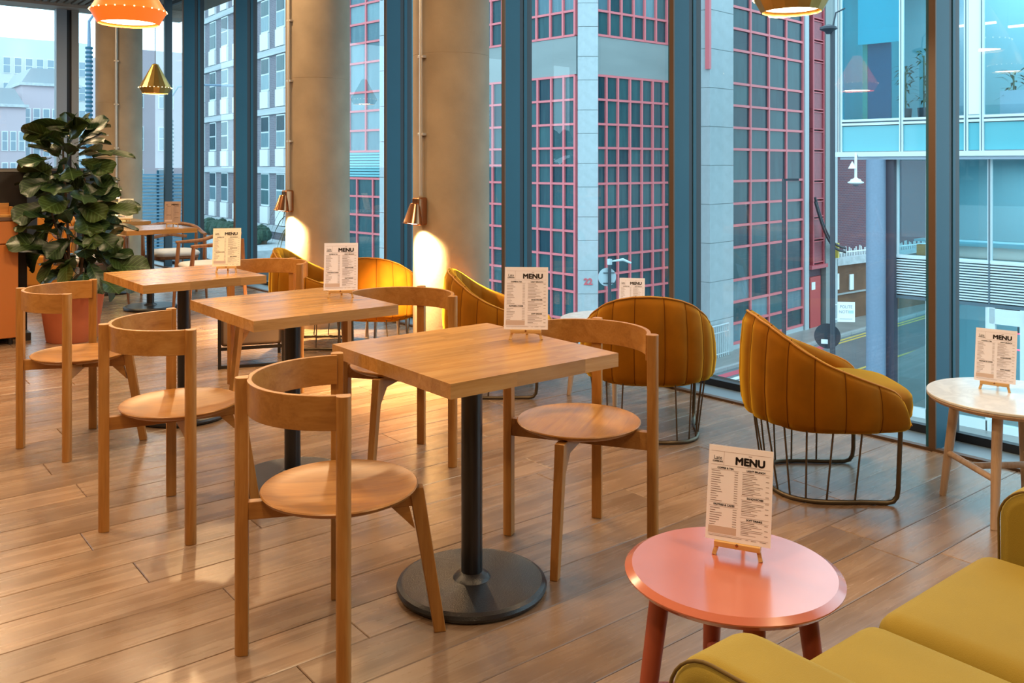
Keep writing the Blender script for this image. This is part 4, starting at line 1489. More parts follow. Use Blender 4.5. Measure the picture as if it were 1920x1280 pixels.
def Fr(x, y, dx, dy): return Matrix.Translation((x, y, 0)) @ Matrix.Rotation(math.atan2(dy, dx), 4, 'Z')


def glazing(par, F, us, zs, side, bar, pane, bw=0.07, light=()):
    """bars and panes of one glazed bay; side = -1 when the street lies at local -y"""
    for i in range(len(us) - 1):
        for k in range(len(zs) - 1):
            mt_ = M['pane_light'] if (i, k) in light else pane
            ubox('window_pane', mt_, par, F, us[i] + bw / 2, us[i + 1] - bw / 2, -side * 0.02, -side * 0.06, zs[k] + bw / 2, zs[k + 1] - bw / 2)
    for u in us: ubox('window_bar', bar, par, F, u - bw / 2, u + bw / 2, side * 0.05, -side * 0.08, zs[0], zs[-1])
    for z in zs: ubox('window_bar', bar, par, F, us[0], us[-1], side * 0.042, -side * 0.07, z - bw / 2, z + bw / 2)


off = empty('office_block', (0, 0, 0), label='pale concrete office block with pink-red window grid at the street corner', cat='building')
I4 = Matrix.Identity(4)
F1 = Fr(19.153, 19.905, 1, 0.026)
FL = Fr(18.676, 20.284, -0.086, 0.996)
F2 = Fr(25.089, 19.401, 0.9925, 0.1223)
FL2 = Fr(19.306, 33.198, -0.125, 0.992)
# solid core behind the glass
core = MB()
core.box(0.15, 5.5, 0.12, 10, GZ, 16, F1)
core.build('core', M['office_wall'], off, smooth=0)
MB().box(0.1, 8.3, -5, -0.12, GZ, 16, FL).build('core', M['office_wall'], off, smooth=0)
MB().box(0.02, 5.6, 0.12, 9, GZ, 16, F2).build('core', M['office_wall'], off, smooth=0)
us1 = [0.0, 0.42, 0.94, 1.50, 2.06, 2.59, 3.13, 3.66, 4.2, 4.75]
z1 = [GZ + 0.2, -4.25, -3.43, -2.56, -2.04, -1.45, -0.69, 0.05, 0.78, 1.35, 1.89, 2.63, 3.39, 4.13]
glazing(off, F1, us1, z1, -1, M['pink'], M['pane'], light={(0, 1), (1, 1), (2, 1), (3, 2), (4, 1)})
glazing(off, F1, [0.0, 0.55, 1.10, 1.67, 2.2, 2.75, 3.3, 3.85, 4.4, 4.75], [5.38, 6.14, 6.95, 7.75, 8.5], -1, M['pink'], M['pane'], light={(0, 1), (3, 1), (4, 1)})
ubox('spandrel', M['spandrel'], off, F1, 0, 4.9, -0.02, 0.2, 4.17, 5.34)
ubox('spandrel', M['spandrel'], off, F1, 0, 4.9, -0.02, 0.2, 8.55, 14)
usl = [0.05, 0.52, 1.06, 1.67, 2.2, 2.75, 3.3, 3.83, 4.4]
glazing(off, FL, usl, z1, 1, M['pink'], M['pane'], light={(2, 1)})
glazing(off, FL, [0.05, 0.55, 1.10, 1.72, 2.25, 2.8, 3.35, 3.9, 4.4], [5.38, 6.14, 6.95, 7.75, 8.5], 1, M['pink'], M['pane'], light={(0, 1), (1, 1), (2, 1), (1, 2), (2, 2)})
ubox('spandrel', M['spandrel'], off, FL, 0, 8.3, -0.2, 0.02, 4.17, 5.34)
ubox('spandrel', M['spandrel'], off, FL, 0, 8.3, -0.2, 0.02, 8.55, 14)
ubox('pier', M['pier'], off, FL, 4.45, 5.2, -0.2, 0.25, GZ, 14)
glazing(off, FL, [5.25, 6.2, 7.2, 8.2], z1[::2], 1, M['pink'], M['pane'])
# corner pier made of stacked panels
CPM = Matrix.Translation((18.90, 20.02, 0)) @ Matrix.Rotation(R(-38), 4, 'Z')
zz = GZ
k = 0
while zz < 12:
    h = 0.92 if k % 2 == 0 else 0.72
    ubox('pier_panel', M['pier'], off, CPM, -0.305, 0.305, -0.12, 0.30, zz + 0.008, zz + h - 0.008)
    zz += h
    k += 1
ubox('pier_core', M['spandrel'], off, CPM, -0.29, 0.29, -0.10, 0.29, GZ, 12)
# second pier
zz = GZ
while zz < 13:
    ubox('pier_panel', M['pier'], off, F2, -1.52, -0.02, -0.12, 0.6, zz + 0.009, zz + 1.30 - 0.009)
    zz += 1.30
ubox('pier_core', M['spandrel'], off, F2, -1.50, -0.04, -0.10, 0.55, GZ, 13)
ubox('window_bar', M['pink'], off, F2, -1.62, -1.50, -0.16, 0.0, 4.55, 9)
z2 = [-4.83, -4.14, -3.40, -2.64, -1.50, -0.74, 0.02, 0.80, 1.91, 2.66, 3.43, 4.20, 5.36, 6.11, 6.87, 7.65, 8.8]
glazing(off, F2, [0.04, 1.30, 2.62, 3.95, 5.28], z2, -1, M['pink'], M['pane'], 0.085, light={(0, 2), (0, 0), (1, 1), (3, 1)})
ubox('plinth', M['pier'], off, F2, 0, 5.3, -0.04, 0.2, GZ, -4.88)
ubox('pier', M['pier'], off, F2, 5.33, 5.66, -0.10, 0.6, GZ, 13)
# pink house number on the corner pier
me = text_mesh('house_number', '22', 0.27, plain('house_number_red', (0.72, 0.12, 0.14), 0.5), 0.008, 1.0, 0.01)
o = place('house_number', me, off)
o.matrix_local = CPM @ Matrix.Translation((0.0, -0.135, -2.22)) @ Matrix.Rotation(R(90), 4, 'X')

# dark red bay and pale column beyond it
rb = empty('red_bay', (0, 0, 0), label='dark red panelled stair bay with a red door below, right of the window grid', cat='building')
FR = F2 @ Matrix.Translation((0, -0.05, 0))
ubox('wall', plain('bay_wall', (0.07, 0.045, 0.07), 0.7), rb, FR, 5.70, 7.0, 0.1, 1.2, GZ, 13)
zs = [-2.55, -1.62, -0.73, -0.03, 0.71, 1.92, 2.73, 3.51, 4.28, 5.48, 6.27, 7.12, 7.75, 8.8, 9.6]
for a, b_ in zip(zs[:-1], zs[1:]):
    ubox('panel', M['red_panel'], rb, FR, 6.08, 6.95, 0.0, 0.1, a + 0.06, b_ - 0.06)
for z in zs:
    ubox('panel_bar', M['red_bar'], rb, FR, 6.00, 7.0, -0.04, 0.1, z + 0.045, z + 0.085)
    ubox('panel_bar', M['red_bar'], rb, FR, 6.00, 7.0, -0.04, 0.1, z - 0.065, z - 0.025)
for u in (6.05, 6.96): ubox('panel_bar', M['red_bar'], rb, FR, u - 0.05, u + 0.05, -0.05, 0.1, -2.6, 9.6)
ubox('canopy', M['red_bar'], rb, FR, 5.7, 7.1, -0.15, 0.1, -2.72, -2.58)
ubox('door', M['red_door'], rb, FR, 5.85, 6.75, 0.0, 0.09, GZ + 0.1, -3.05)
ubox('door_sign', M['sign_white'], rb, FR, 5.95, 6.25, -0.02, 0.0, -3.55, -3.25)
cc = empty('concrete_pier', (0, 0, 0), label='grey-blue concrete pier right of the dark red panelled bay', cat='column')
ubox('shaft', M['spandrel'], cc, FR, 7.02, 7.92, -0.1, 0.9, GZ, 13)
ubox('edge', M['pier'], cc, FR, 7.72, 7.94, -0.16, -0.08, GZ, 13)
ubox('lamp', plain('yellow_lamp', (0.8, 0.6, 0.1), 0.5), cc, FR, 7.66, 7.80, -0.3, -0.15, -2.4, -1.8)
cab_ = empty('cable', (0, 0, 0), label='pair of thick black cables sagging across the red bay to the street post', cat='cable')
for dz in (0, -0.16):
    pts = []
    a, b_ = FR @ Vector((5.75, -0.25, 0.1)), FR @ Vector((7.9, -0.5, -2.0))
    for k in range(13):
        t_ = k / 12
        p = a.lerp(b_, t_)
        p.z += dz - 0.75 * math.sin(PI * t_) * (1 - 0.35 * t_)
        pts.append(tuple(p))
    MB().tube(pts, 0.05, 8).build('strand', M['post_black'], cab_)

# brick building and rusty garage at the side street
bb = empty('brick_building', (0, 0, 0), label='dark red brick building behind the dome camera', cat='building')
MB().box(31.6, 60, 21.4, 33, GZ, 14).build('wall', M['brick_red'], bb, smooth=0)
MB().box(33.05, 33.25, 21.28, 21.4, -2.5, 14).build('downpipe', M['spandrel'], bb, smooth=0)
ga = empty('garage', (0, 0, 0), label='rust-brown garage wall with a pale spiked ledge under the brick building', cat='building')
MB().box(33.0, 48, 20.35, 21.25, GZ, -2.75).build('wall', M['rust_wall'], ga, smooth=0)
MB().box(33.0, 48, 20.15, 21.25, -2.75, -2.45).build('ledge', M['stone_band'], ga, smooth=0)
MB().box(33.0, 48, 20.28, 20.35, -3.98, -3.92).build('joint_strip', M['kerb'], ga, smooth=0)
MB().box(33.15, 33.35, 20.3, 20.35, -3.75, -3.1).build('notice', M['sign_white'], ga, smooth=0)
MB().box(34.15, 34.45, 20.3, 20.35, -3.85, -3.2).build('notice', M['sign_white'], ga, smooth=0)
spk = MB()
for k in range(70):
    x = 33.0 + k * 0.2
    spk.tube([(x, 20.5, -2.45), (x + 0.05 * math.sin(k * 3), 20.5, -2.10 - 0.06 * math.sin(k * 5))], 0.03, 4)
spk.box(33.0, 47, 20.46, 20.54, -2.30, -2.25)
spk.build('spikes', M['white_panel'], ga, smooth=0, kind='stuff')

# neighbour building with blue glass
FW = Matrix.Translation((21.921, 11.188, 0)) @ Matrix.Rotation(math.atan2(0.125, 0.992), 4, 'Z')   # local +y along the front, -x to the street
nb = empty('glass_office', (0, 0, 0), label='neighbouring office with turquoise glass, a louvre band and white frames', cat='building')
UF = [1.97, 0.38, -1.16, -1.51, -3.1, -4.7, -6.3, -7.9]
ubox('ledge', M['alu'], nb, FW, -0.18, 6, -9, 2.05, 1.58, 1.70)
ubox('soffit', M['office_col'], nb, FW, -0.1, 7, -9, 1.95, 1.50, 1.58)
ubox('transom', M['alu'], nb, FW, -0.06, 0.06, -9, 2.0, 2.40, 2.46)
ubox('transom', M['alu_dark'], nb, FW, -0.02, 0.06, -9, 2.0, 2.46, 2.50)
ubox('transom', M['alu'], nb, FW, -0.06, 0.06, -9, 2.0, 2.50, 2.56)
for u in UF:
    ubox('mullion', M['alu'], nb, FW, -0.07, 0.05, u - 0.045, u + 0.045, 1.70, 9)
    ubox('mullion_gap', M['alu_dark'], nb, FW, -0.08, -0.07, u - 0.010, u + 0.010, 1.70, 9)
for a, b_ in zip(UF[:-1], UF[1:]):
    if abs(a + 1.16) < 0.01:
        ubox('white_panel', M['white_panel'], nb, FW, -0.05, 0.03, b_ + 0.05, a - 0.05, 2.58, 9)
    else:
        ubox('window_pane', M['clear_glass'] if a < 1 else M['teal_glass'], nb, FW, 0.0, 0.02, b_ + 0.05, a - 0.05, 2.58, 9)
    ubox('spandrel_pane', M['teal_panel'], nb, FW, -0.01, 0.03, b_ + 0.05, a - 0.05, 1.72, 2.38)
ubox('floor_slab', M['office_floor'], nb, FW, 0.1, 7, -9, 1.9, 2.1, 2.45)
ubox('ceiling_slab', M['office_floor'], nb, FW, 0.1, 7, -9, 1.9, 6.9, 7.1)
ubox('side_wall', M['teal_panel'], nb, FW, 0.05, 7, 1.90, 1.96, 1.70, 9)
ubox('back_wall', M['office_wall'], nb, FW, 4.0, 4.2, -9, 1.9, 2.45, 9)
ubox('blind', M['blind_cyan'], nb, FW, 0.25, 0.28, 0.52, 1.62, 4.55, 8.9)
ubox('column', M['office_col'], nb, FW, 1.2, 1.6, -0.75, -0.35, 2.45, 7)
ubox('column', M['office_col'], nb, FW, 1.2, 1.6, -2.9, -2.45, 2.45, 7)
ubox('board', plain('deep_blue_board', (0.03, 0.13, 0.24), 0.6), nb, FW, 0.5, 0.55, 0.85, 1.46, 2.50, 4.75)
ubox('cream_strip', plain('cream_strip', (0.55, 0.52, 0.36), 0.6), nb, FW, 0.5, 0.55, 1.47, 1.60, 2.50, 4.75)
for (x, y0, y1, z) in [(0.9, -1.55, -0.35, 4.85), (1.2, -5.0, -1.75, 4.75), (2.2, -5.0, -2.4, 4.45), (3.0, -5.0, -2.2, 4.9)]:
    ubox('tube_light', M['tube_light'], nb, FW, x - 0.04, x + 0.04, y0, y1, z, z + 0.05)
for (x, u, h, sd) in [(0.7, 0.55, 1.5, 1), (0.6, 0.05, 1.9, 2), (0.6, -0.45, 2.1, 3), (0.9, -1.95, 1.2, 4)]:
    pot_ = empty('office_plant', tuple(FW @ Vector((x, u, 2.45))), label={1: 'small plant by the left pane of the turquoise glass office', 2: 'slender tall plant behind the neighbouring office glass, left of two', 3: 'broad tall plant behind the neighbouring office glass, beside the brown mullion', 4: 'low plant on the desk ledge of the neighbouring office'}[sd], cat='potted plant')
    MB().lathe([(0, 0), (0.13, 0), (0.16, 0.38), (0, 0.38)], 16).build('pot', M['post_black'], pot_, clean=True)
    rr = random.Random(sd)
    lf = MB()
    for k in range(46):
        a = rr.uniform(0, 2 * PI); z = rr.uniform(0.5, h); q = rr.uniform(0.05, 0.30)
        ln_ = rr.uniform(0.10, 0.24)
        c, s = math.cos(a), math.sin(a)
        p0 = Vector((c * q * 0.3, s * q * 0.3, z)); p2 = Vector((c * (q + ln_), s * (q + ln_), z - 0.05 + rr.uniform(-.1, .2)))
        p1 = (p0 + p2) / 2 + Vector((-s * 0.035, c * 0.035, 0.05)); p3 = (p0 + p2) / 2 + Vector((s * 0.035, -c * 0.035, 0.05))
        lf.add([p0, p1, p2, p3], [(0, 1, 2, 3)])
    lf.tube([(0, 0, 0.36), (0.03, 0.02, h * 0.9)], 0.02, 6)
    lf.build('foliage', M['strap_leaf'], pot_, smooth=0, kind='stuff')
ubox('desk', M['office_col'], nb, FW, 0.5, 1.0, -6, -1.75, 2.45, 3.15)
# lower storeys, set back a little
ubox('lower_floor', M['office_floor'], nb, FW, 0.5, 7, -9, 0.55, -1.15, -0.98)
ubox('back_wall', M['office_wall'], nb, FW, 4.4, 4.6, -9, 0.6, GZ, 1.5)
ubox('side_pane', M['clear_glass'], nb, FW, 0.35, 4.4, 0.60, 0.62, -0.98, 1.5)
ubox('side_pane', M['clear_glass'], nb, FW, 0.35, 4.4, 0.60, 0.62, GZ, -2.0)
LU = [0.61, -0.17, -1.60, -3.10, -4.60, -6.1, -7.6]
for a, b_ in zip(LU[:-1], LU[1:]):
    ubox('window_pane', M['clear_glass'], nb, FW, 0.30, 0.32, b_ + 0.05, a - 0.04, -0.94, 1.50)
    for k in range(15):
        z = -1.95 + k * 0.066
        ubox('louvre_slat', M['alu'], nb, FW, 0.20, 0.30, b_ + 0.02, a - 0.02, z, z + 0.032)
    ubox('louvre_back', M['alu_dark'], nb, FW, 0.31, 0.36, b_, a, -1.98, -0.98)
for u in LU:
    ubox('mullion', M['alu'], nb, FW, 0.22, 0.34, u - 0.045, u + 0.045, -0.98, 1.5)
    ubox('mullion_gap', M['alu_dark'], nb, FW, 0.19, 0.22, u - 0.015, u + 0.015, -2.0, 1.5)
ubox('transom', M['alu'], nb, FW, 0.20, 0.34, -9, 0.65, -1.0, -0.94)
ubox('transom', M['alu_dark'], nb, FW, 0.20, 0.34, -9, 0.65, -2.06, -1.98)
ubox('column', plain('mint_column', (0.55, 0.80, 0.74), 0.5), nb, FW, 1.2, 1.4, -0.02, 0.16, -0.98, 0.9)
ubox('desk', M['office_wall'], nb, FW, 0.6, 1.2, -6, 0.3, -0.6, -0.55)
ubox('planter', plain('orange_planter', (0.6, 0.25, 0.08), 0.7), nb, FW, 0.5, 0.7, -0.15, 0.2, -0.95, -0.68)
# ground floor: glass, white framed door, neon sign
for a, b_ in [(0.61, -0.17), (-0.17, -1.56), (-3.1, -4.6), (-4.6, -6.1)]:
    ubox('window_pane', M['clear_glass'], nb, FW, 0.30, 0.32, b_ + 0.04, a - 0.04, GZ + 0.35, -2.06)
    ubox('mullion', M['alu'], nb, FW, 0.22, 0.34, b_ - 0.03, b_ + 0.05, GZ + 0.1, -2.06)
    ubox('bottom_rail', M['alu'], nb, FW, 0.22, 0.34, b_, a, GZ + 0.1, GZ + 0.35)
ubox('pink_strip', plain('pink_film', (0.80, 0.35, 0.62), 0.5), nb, FW, 0.36, 0.38, -0.42, -0.28, GZ + 0.35, -2.1)
for a, b_ in [(-1.62, -2.34), (-2.36, -3.08)]:
    d_ = ubox('door', M['clear_glass'], nb, FW, 0.30, 0.32, b_ + 0.08, a - 0.08, GZ + 0.3, -2.45)
for u in (-1.64, -2.35, -3.06): ubox('door_frame', M['alu'], nb, FW, 0.20, 0.36, u - 0.085, u + 0.085, GZ + 0.1, -2.06)
ubox('door_frame', M['alu'], nb, FW, 0.20, 0.36, -3.1, -1.6, -2.45, -2.08)
ubox('door_frame', M['alu'], nb, FW, 0.20, 0.36, -3.1, -1.6, GZ + 0.1, GZ + 0.3)
ubox('door_handle', M['post_black'], nb, FW, 0.12, 0.16, -1.60, -1.56, -4.1, -2.9)
pts = [tuple(FW @ Vector((1.0, -2.02 + 0.30 * math.cos(a), -2.95 + 0.20 * math.sin(a)))) for a in [R(40 + k * 15) for k in range(20)]]
ns = empty('neon_sign', (0, 0, 0), label='curved red neon sign glowing inside the glass door across the street', cat='sign')
MB().tube(pts, 0.02, 8).build('tube', M['neon_red'], ns)
MB().box(-0.01, 0.01, -0.02, 0.02, -2.75, -1.2, FW @ Matrix.Translation((1.0, -2.02, 0))).build('hanger', M['alu_dark'], ns)
lc = empty('round_column', (0, 0, 0), label='blue-grey street column with a dark neighbour carrying the turquoise office', cat='column')
pc = FW @ Vector((-0.05, 1.02, 0))
MB().lathe([(0.24, GZ), (0.24, 1.50)], 40, Matrix.Translation((pc.x, pc.y, 0))).build('shaft', M['blue_column'], lc)
ubox('dark_post', M['dark_column'], lc, FW, 0.05, 0.30, 0.60, 0.80, GZ, 1.50)

for (x, u, z, p) in [(2.0, -1.5, 6.8, 260), (2.0, -5.0, 6.8, 200), (2.2, -2.0, 1.4, 160), (2.2, -2.5, -2.2, 120)]:  # unseen fill lamps added to brighten the neighbour's dark rooms
    ld = bpy.data.lights.new('office_fill', 'AREA')
    ld.shape = 'RECTANGLE'
    ld.size, ld.size_y = 2.6, 3.0
    ld.energy = p
    ld.color = (0.75, 0.92, 1.0)
    lo = bpy.data.objects.new('office_fill', ld)
    lo.location = FW @ Vector((x, u, z))
    COL.objects.link(lo)

# street furniture
def post(name, x, y, z0, z1, r, mat, label, cat='street lamp'):
    e = empty(name, (x, y, 0), label=label, cat=cat)
    MB().lathe([(r * 1.25, z0), (r * 1.25, z0 + 0.8), (r, z0 + 0.85), (r * 0.85, z1)], 16).build('pole', M[mat], e)
    return e


p1 = post('street_lamp', 19.0, 11.74, GZ + 0.0, 4.55, 0.065, 'post_black', 'tall black street lamp with a flat round head, left of the turquoise office')
MB().lathe([(0.05, 4.45), (0.08, 4.50), (0.20, 4.56), (0.19, 4.61), (0.07, 4.66), (0, 4.68)], 28, Matrix.Translation((-0.08, 0.06, 0))).build('lamp_head', M['post_black'], p1)
MB().tube([(0, 0, 4.6), (0.06, -0.05, 4.95), (0.2, -0.2, 5.05)], 0.02, 6).build('bracket', M['post_black'], p1)
# name plate held by the post
sgn = empty('street_sign', (19.07, 11.66, -2.10), rz=cam_face(18.95, 11.76) + R(14), label='white rectangular notice sign clipped to the black lamp post', cat='sign')
MB().box(0.0, 0.40, -0.01, 0.01, -0.235, 0.235).build('plate', M['sign_white'], sgn)
for (tx, tz, tt, ts) in [(0.20, 0.12, 'POLITE', 0.098), (0.20, 0.0, 'NOTICE', 0.098)]:
    me = text_mesh('lettering', tt, ts, plain('grey_letter', (0.32, 0.34, 0.36), 0.7), 0.001, 0.92, 0.001)
    o = place('lettering', me, sgn)
    o.matrix_local = Matrix.Translation((tx, -0.012, tz)) @ Matrix.Rotation(R(90), 4, 'X')
MB().box(0.26, 0.37, -0.014, -0.010, -0.03, 0.04).build('patch', plain('green_patch', (0.45, 0.65, 0.60), 0.6), sgn)
MB().box(0.05, 0.34, -0.014, -0.010, -0.17, -0.155).build('print_line', plain('grey_letter2', (0.45, 0.5, 0.5), 0.6), sgn)
for dz in (0.17, -0.17): MB().box(-0.12, 0.02, -0.02, 0.02, dz - 0.012, dz + 0.012).build('clip', M['alu'], sgn)
rs_ = empty('round_sign', (19.07, 11.85, -2.72), rz=cam_face(18.93, 11.93), label='dark back of a round traffic sign low on the black lamp post', cat='sign')
MB().lathe([(0, -0.01), (0.30, -0.01), (0.30, 0.01), (0, 0.01)], 36, Matrix.Translation((-0.06, 0.10, 0)) @ Matrix.Rotation(R(90), 4, 'X')).build('disc', M['post_black'], rs_, clean=True)
MB().box(-0.2, -0.05, -0.05, -0.03, -0.16, -0.06).build('label_plate', M['sign_white'], rs_)
p2 = post('street_post', 20.67, 14.22, GZ, 0.95, 0.06, 'post_black', 'slim black post with a short crossarm in front of the window grid', 'street lamp')
MB().box(-0.05, 0.65, -0.03, 0.03, 0.93, 0.99).build('crossarm', M['post_black'], p2, loc=(0, 0, 0))
p3 = post('traffic_post', 18.436, 18.6, GZ + 0.1, -1.50, 0.055, 'post_black', 'blue-grey post carrying a round sign seen from behind, left of the small menu', 'traffic sign')
MB().lathe([(0, -0.012), (0.27, -0.012), (0.27, 0.0), (0, 0.0)], 36, Matrix.Translation((0, 0.10, -1.92)) @ Matrix.Rotation(R(-30), 4, 'Z') @ Matrix.Rotation(R(90), 4, 'X')).build('sign_disc', M['sign_back'], p3, clean=True)
for z in (-1.80, -2.10): MB().box(-0.17, 0.17, 0.055, 0.085, z - 0.012, z + 0.012, Matrix.Rotation(R(-30), 4, 'Z')).build('clip', M['post_black'], p3)
MB().box(-0.05, 0.05, -0.05, 0.05, -1.55, -1.38).build('cap', M['post_pale'], p3)
MB().tube([(0.03, 0, -1.46), (0.30, -0.25, -1.40), (0.48, -0.40, -1.50)], [0.02, 0.045, 0.03], 8).build('lamp_arm', M['post_pale'], p3)
cctv = empty('dome_camera', (18.49, 10.85, 0), label='white dome security camera hanging from the ledge of the turquoise office', cat='camera')
MB().tube([(0, 0, 1.50), (0, 0, 1.02)], 0.03, 12).build('stem', M['white_panel'], cctv)
MB().lathe([(0.03, 1.08), (0.06, 1.05), (0.11, 1.035), (0.12, 1.0), (0.175, 0.975), (0.17, 0.955), (0.10, 0.93), (0, 0.93)], 32).build('hood', M['white_panel'], cctv, clean=True)
MB().superell((0, 0, 0.93), (0.07, 0.07, 0.055), 1, 1, 20, 10).build('dome', plain('smoked_dome', (0.12, 0.14, 0.17), 0.1), cctv)
MB().tube([(0, 0, 1.50), (0.6, 0.35, 1.62), (2.8, 1.6, 1.60)], 0.03, 8).build('arm', M['white_panel'], cctv)
MB().lathe([(0.0, 1.45), (0.09, 1.28), (0, 1.28)], 16, Matrix.Translation((-0.06, 0.05, 0.0))).build('side_lamp', M['white_panel'], cctv, clean=True)
rail = empty('pavement_railing', (0, 0, 0), label='pale metal guard railing on the pavement in front of the second pier', cat='railing')
ra, rbb = Vector((22.6, 18.75, 0)), Vector((24.45, 19.0, 0))
for (z, r_) in ((-3.98, 0.030), (-4.22, 0.02), (-4.93, 0.02)):
    MB().tube([(ra.x, ra.y, z), (rbb.x, rbb.y, z)], r_, 8).build('rail', M['pale_rail'], rail)
for k in range(15):
    p = ra.lerp(rbb, k / 14)
    MB().tube([(p.x, p.y, GZ + 0.11), (p.x, p.y, -3.98)], 0.022, 6).build('upright', M['pale_rail'], rail)

# the block left of the corner: narrow strip with window grid and pale pier
lb = empty('grid_block', (0, 0, 0), label='farther office strip with pink window bars, seen between the two near columns', cat='building')
MB().box(-0.1, 6.4, -9, -0.12, GZ, 16, FL2).build('core', M['office_wall'], lb, smooth=0)
glazing(lb, FL2, [0.0, 1.10, 2.32, 3.5, 4.7, 5.9], [1.96, 2.87, 3.72, 4.54, 5.83, 6.70, 7.54, 8.40, 9.3], 1, M['pink'], M['pane_light'], 0.09)
glazing(lb, FL2, [0.0, 0.60, 1.75, 2.9, 4.0, 5.2], [-2.9, -1.6, -0.81, 0.0, 0.78], 1, M['pink'], M['pane'], 0.09)
for k in range(9):
    ubox('louvre_slat', M['teal_panel'], lb, FL2, 0.0, 6.3, -0.1, 0.02, 0.86 + k * 0.12, 0.86 + k * 0.12 + 0.085)
ubox('base_wall', M['spandrel'], lb, FL2, 0.0, 6.3, -0.1, 0.02, GZ, -2.95)
zz = GZ
while zz < 12:
    ubox('pier_panel', M['pier'], lb, FL2, -0.42, -0.03, -0.2, 0.15, zz + 0.01, zz + 1.49)
    zz += 1.5

# brick mansion block with white spandrels
FB = Fr(18.935, 48.825, 0.0448, 0.999)
ms = empty('apartment_building', (0, 0, 0), label='grey brick apartment block with white panels under its windows', cat='building')
MB().box(-7.9, 7, -8, 0, GZ, 18, FB).build('wall', M['brick_grey'], ms, smooth=0)
ZB = [-1.9, 1.05, 4.04, 7.04, 10.03, 13.0]
UB = [-6.9, -4.75, -2.6, -0.45, 1.7, 3.85, 6.0][::-1]
for zf in ZB:
    ubox('stone_band', M['stone_band'], ms, FB, -7.9, 7, 0, 0.10, zf - 0.10, zf + 0.22)
    for u in UB:
        w = ubox('window', M['alu'], ms, FB, u - 0.62, u + 0.50, 0, 0.05, zf + 1.15, zf + 2.85)
        ubox('window_pane', M['pane_light'] if (int(u * 10) + int(zf)) % 3 else M['pane'], ms, FB, u - 0.55, u + 0.43, 0.05, 0.07, zf + 1.25, zf + 1.97)
        ubox('window_pane', M['pane'], ms, FB, u - 0.55, u + 0.43, 0.05, 0.07, zf + 2.05, zf + 2.78)
        ubox('white_panel', M['white_panel'], ms, FB, u - 0.62, u + 0.50, 0, 0.12, zf + 0.26, zf + 1.12)
terr = empty('terrace', (0, 0, 0), label='pale terrace wall in front of the grey brick apartment block', cat='wall')
MB().box(-12, 7, 0.2, 3.2, GZ, -2.35, FB).build('terrace_wall', M['stone_band'], terr, smooth=0)
hd = empty('hedge', (0, 0, 0), label='low dark green hedge along the grey brick apartment block', cat='hedge')
hb_ = MB()
rh = random.Random(4)
for k in range(240):
    u = rh.uniform(-9, 7)
    hb_.superell((0, 0, 0), (rh.uniform(.2, .4), 0.3, rh.uniform(.2, .35)), 1, 1, 6, 4, FB @ Matrix.Translation((u, rh.uniform(1.4, 2.1), -2.0 + rh.uniform(-.1, .25))))
hb_.build('foliage', M['hedge'], hd, kind='stuff')
MB().box(-9, 7, 1.5, 2.0, -2.36, -2.1, FB).build('trunk_row', M['bark'], hd)
# white van down the street
van = empty('van', (19.2, 30.5, GZ), rz=R(86), label='white van parked down the street, behind the middle column', cat='van')
van.location = (13.8, 38.5, GZ)
MB().prism([(-2.3, 0.35), (2.3, 0.35), (2.35, 1.0), (1.6, 1.25), (1.05, 2.05), (-2.3, 2.1)], -0.9, 0.9, Matrix.Rotation(R(90), 4, 'X')).build('body', M['white_panel'], van, bevel=0.08, seg=3)
MB().prism([(0.2, 1.25), (1.50, 1.28), (1.02, 1.95), (0.2, 1.98)], -0.91, 0.91, Matrix.Rotation(R(90), 4, 'X')).build('side_window', M['pane'], van)
for x in (-1.5, 1.5):
    for y in (-0.8, 0.8):
        MB().lathe([(0.33, -0.1), (0.33, 0.1)], 24, Matrix.Translation((x, y, 0.33)) @ Matrix.Rotation(R(90), 4, 'X')).build('wheel', M['post_black'], van)

# pale distant street at the left
def house(name, x0, x1, y, z1, mat, label, nu, nf, w=0.5, hz=2.6, roof=True, zb=0.2, dep=9):
    e = empty(name, (0, 0, 0), label=label, cat='building', group='pale houses far down the street')
    MB().box(x0, x1, y, y + dep, GZ, z1).build('wall', M[mat], e, smooth=0)
    if roof:
        MB().box(x0 - 0.2, x1 + 0.2, y - 0.25, y + dep, z1, z1 + 0.25).build('cornice', M['stone_band'], e, smooth=0)
        MB().prism([(x0, z1 + 0.25), (x1, z1 + 0.25), (x1 - 0.8, z1 + 1.6), (x0 + 0.8, z1 + 1.6)], -y - dep, -y - 0.4, Matrix.Rotation(R(90), 4, 'X')).build('roof', M['roof_grey'], e, smooth=0)
    for i in range(nu):
        u = x0 + (x1 - x0) * (i + 0.5) / nu
        for f in range(nf):
            z = z1 - 1.0 - (f + 1) * hz
            if z < GZ + 0.5: break
            fr_ = ubox('window', M['white_panel'], e, I4, u - w / 2 - 0.06, u + w / 2 + 0.06, y - 0.06, y, z - 0.06, z + 1.6)
            ubox('window_pane', M['haze_dark'], e, I4, u - w / 2, u + w / 2, y - 0.08, y - 0.06, z, z + 0.75)
            ubox('window_pane', M['haze_dark'], e, I4, u - w / 2, u + w / 2, y - 0.08, y - 0.06, z + 0.82, z + 1.54)
    return e


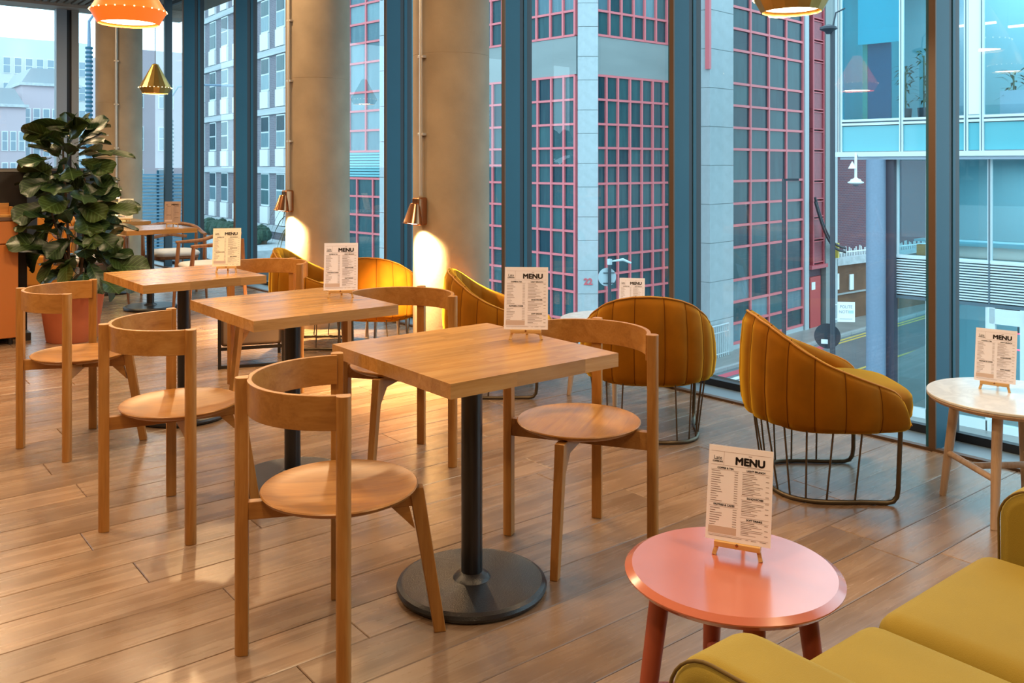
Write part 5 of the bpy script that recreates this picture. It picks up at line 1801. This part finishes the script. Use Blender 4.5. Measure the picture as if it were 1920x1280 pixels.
house('townhouse', 16.6, 24.5, 63.0, 9.2, 'haze_brick', 'pale brick house closing the street, behind the small brass pendant', 4, 5, 0.9, 2.9, roof=False)
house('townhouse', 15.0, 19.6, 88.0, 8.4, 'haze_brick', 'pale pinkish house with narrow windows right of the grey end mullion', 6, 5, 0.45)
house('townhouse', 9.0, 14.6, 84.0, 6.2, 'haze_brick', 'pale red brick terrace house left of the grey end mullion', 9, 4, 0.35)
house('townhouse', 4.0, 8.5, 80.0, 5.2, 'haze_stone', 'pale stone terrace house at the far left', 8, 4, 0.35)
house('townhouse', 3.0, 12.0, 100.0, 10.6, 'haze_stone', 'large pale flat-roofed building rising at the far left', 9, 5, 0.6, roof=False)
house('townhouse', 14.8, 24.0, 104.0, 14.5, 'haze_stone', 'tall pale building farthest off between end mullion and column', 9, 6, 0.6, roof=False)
# ringed street columns
def ringed(x, y, z1, r, label):
    e = empty('ringed_lamp_post', (x, y, 0), label=label, cat='street lamp')
    MB().lathe([(r * 0.75, GZ), (r * 0.75, z1)], 12).build('pole', M['blue_column'], e)
    rm_ = MB().lathe([(r, -0.045), (r * 1.02, 0), (r, 0.045)], 14).mesh('ring', M['frame'])
    k = 0
    z = z1
    while z > -1.6:
        o = place('ring', rm_, e)
        o.location = (0, 0, z)
        z -= 0.20
    MB().tube([(0, 0, z1), (0.0, 0, z1 + 1.2), (0.3, -0.2, z1 + 1.75), (1.2, -0.8, z1 + 1.85), (2.9, -2.1, z1 + 1.80)], [0.08, 0.06, 0.05, 0.05, 0.07], 8).build('lamp_arm', M['blue_column'], e)
    return e


ringed(10.0, 43.0, 6.6, 0.16, 'tall blue-ringed lamp post outside, between end mullion and far column')
ringed(14.6, 46.2, 3.6, 0.13, 'shorter blue-ringed lamp post outside, right of the far column')
# outer blinds seen low behind the far column
bl = empty('blind', (0, 0, 0), label='blue-striped outdoor screen low behind the far column', cat='screen')
M['screen_slat'] = plain('screen_slat', (0.16, 0.33, 0.46), 0.6)
for k in range(26):
    ubox('slat', M['screen_slat'], bl, I4, 12.8, 15.5, 46.9, 47.0, -3.4 + k * 0.17, -3.4 + k * 0.17 + 0.07)
for x in (12.8, 14.2, 15.5): ubox('upright', M['frame'], bl, I4, x - 0.05, x + 0.05, 46.95, 47.05, GZ, 1.1)
ubox('backing', M['white_panel'], bl, I4, 12.8, 15.5, 47.05, 47.1, -3.4, 0.9)
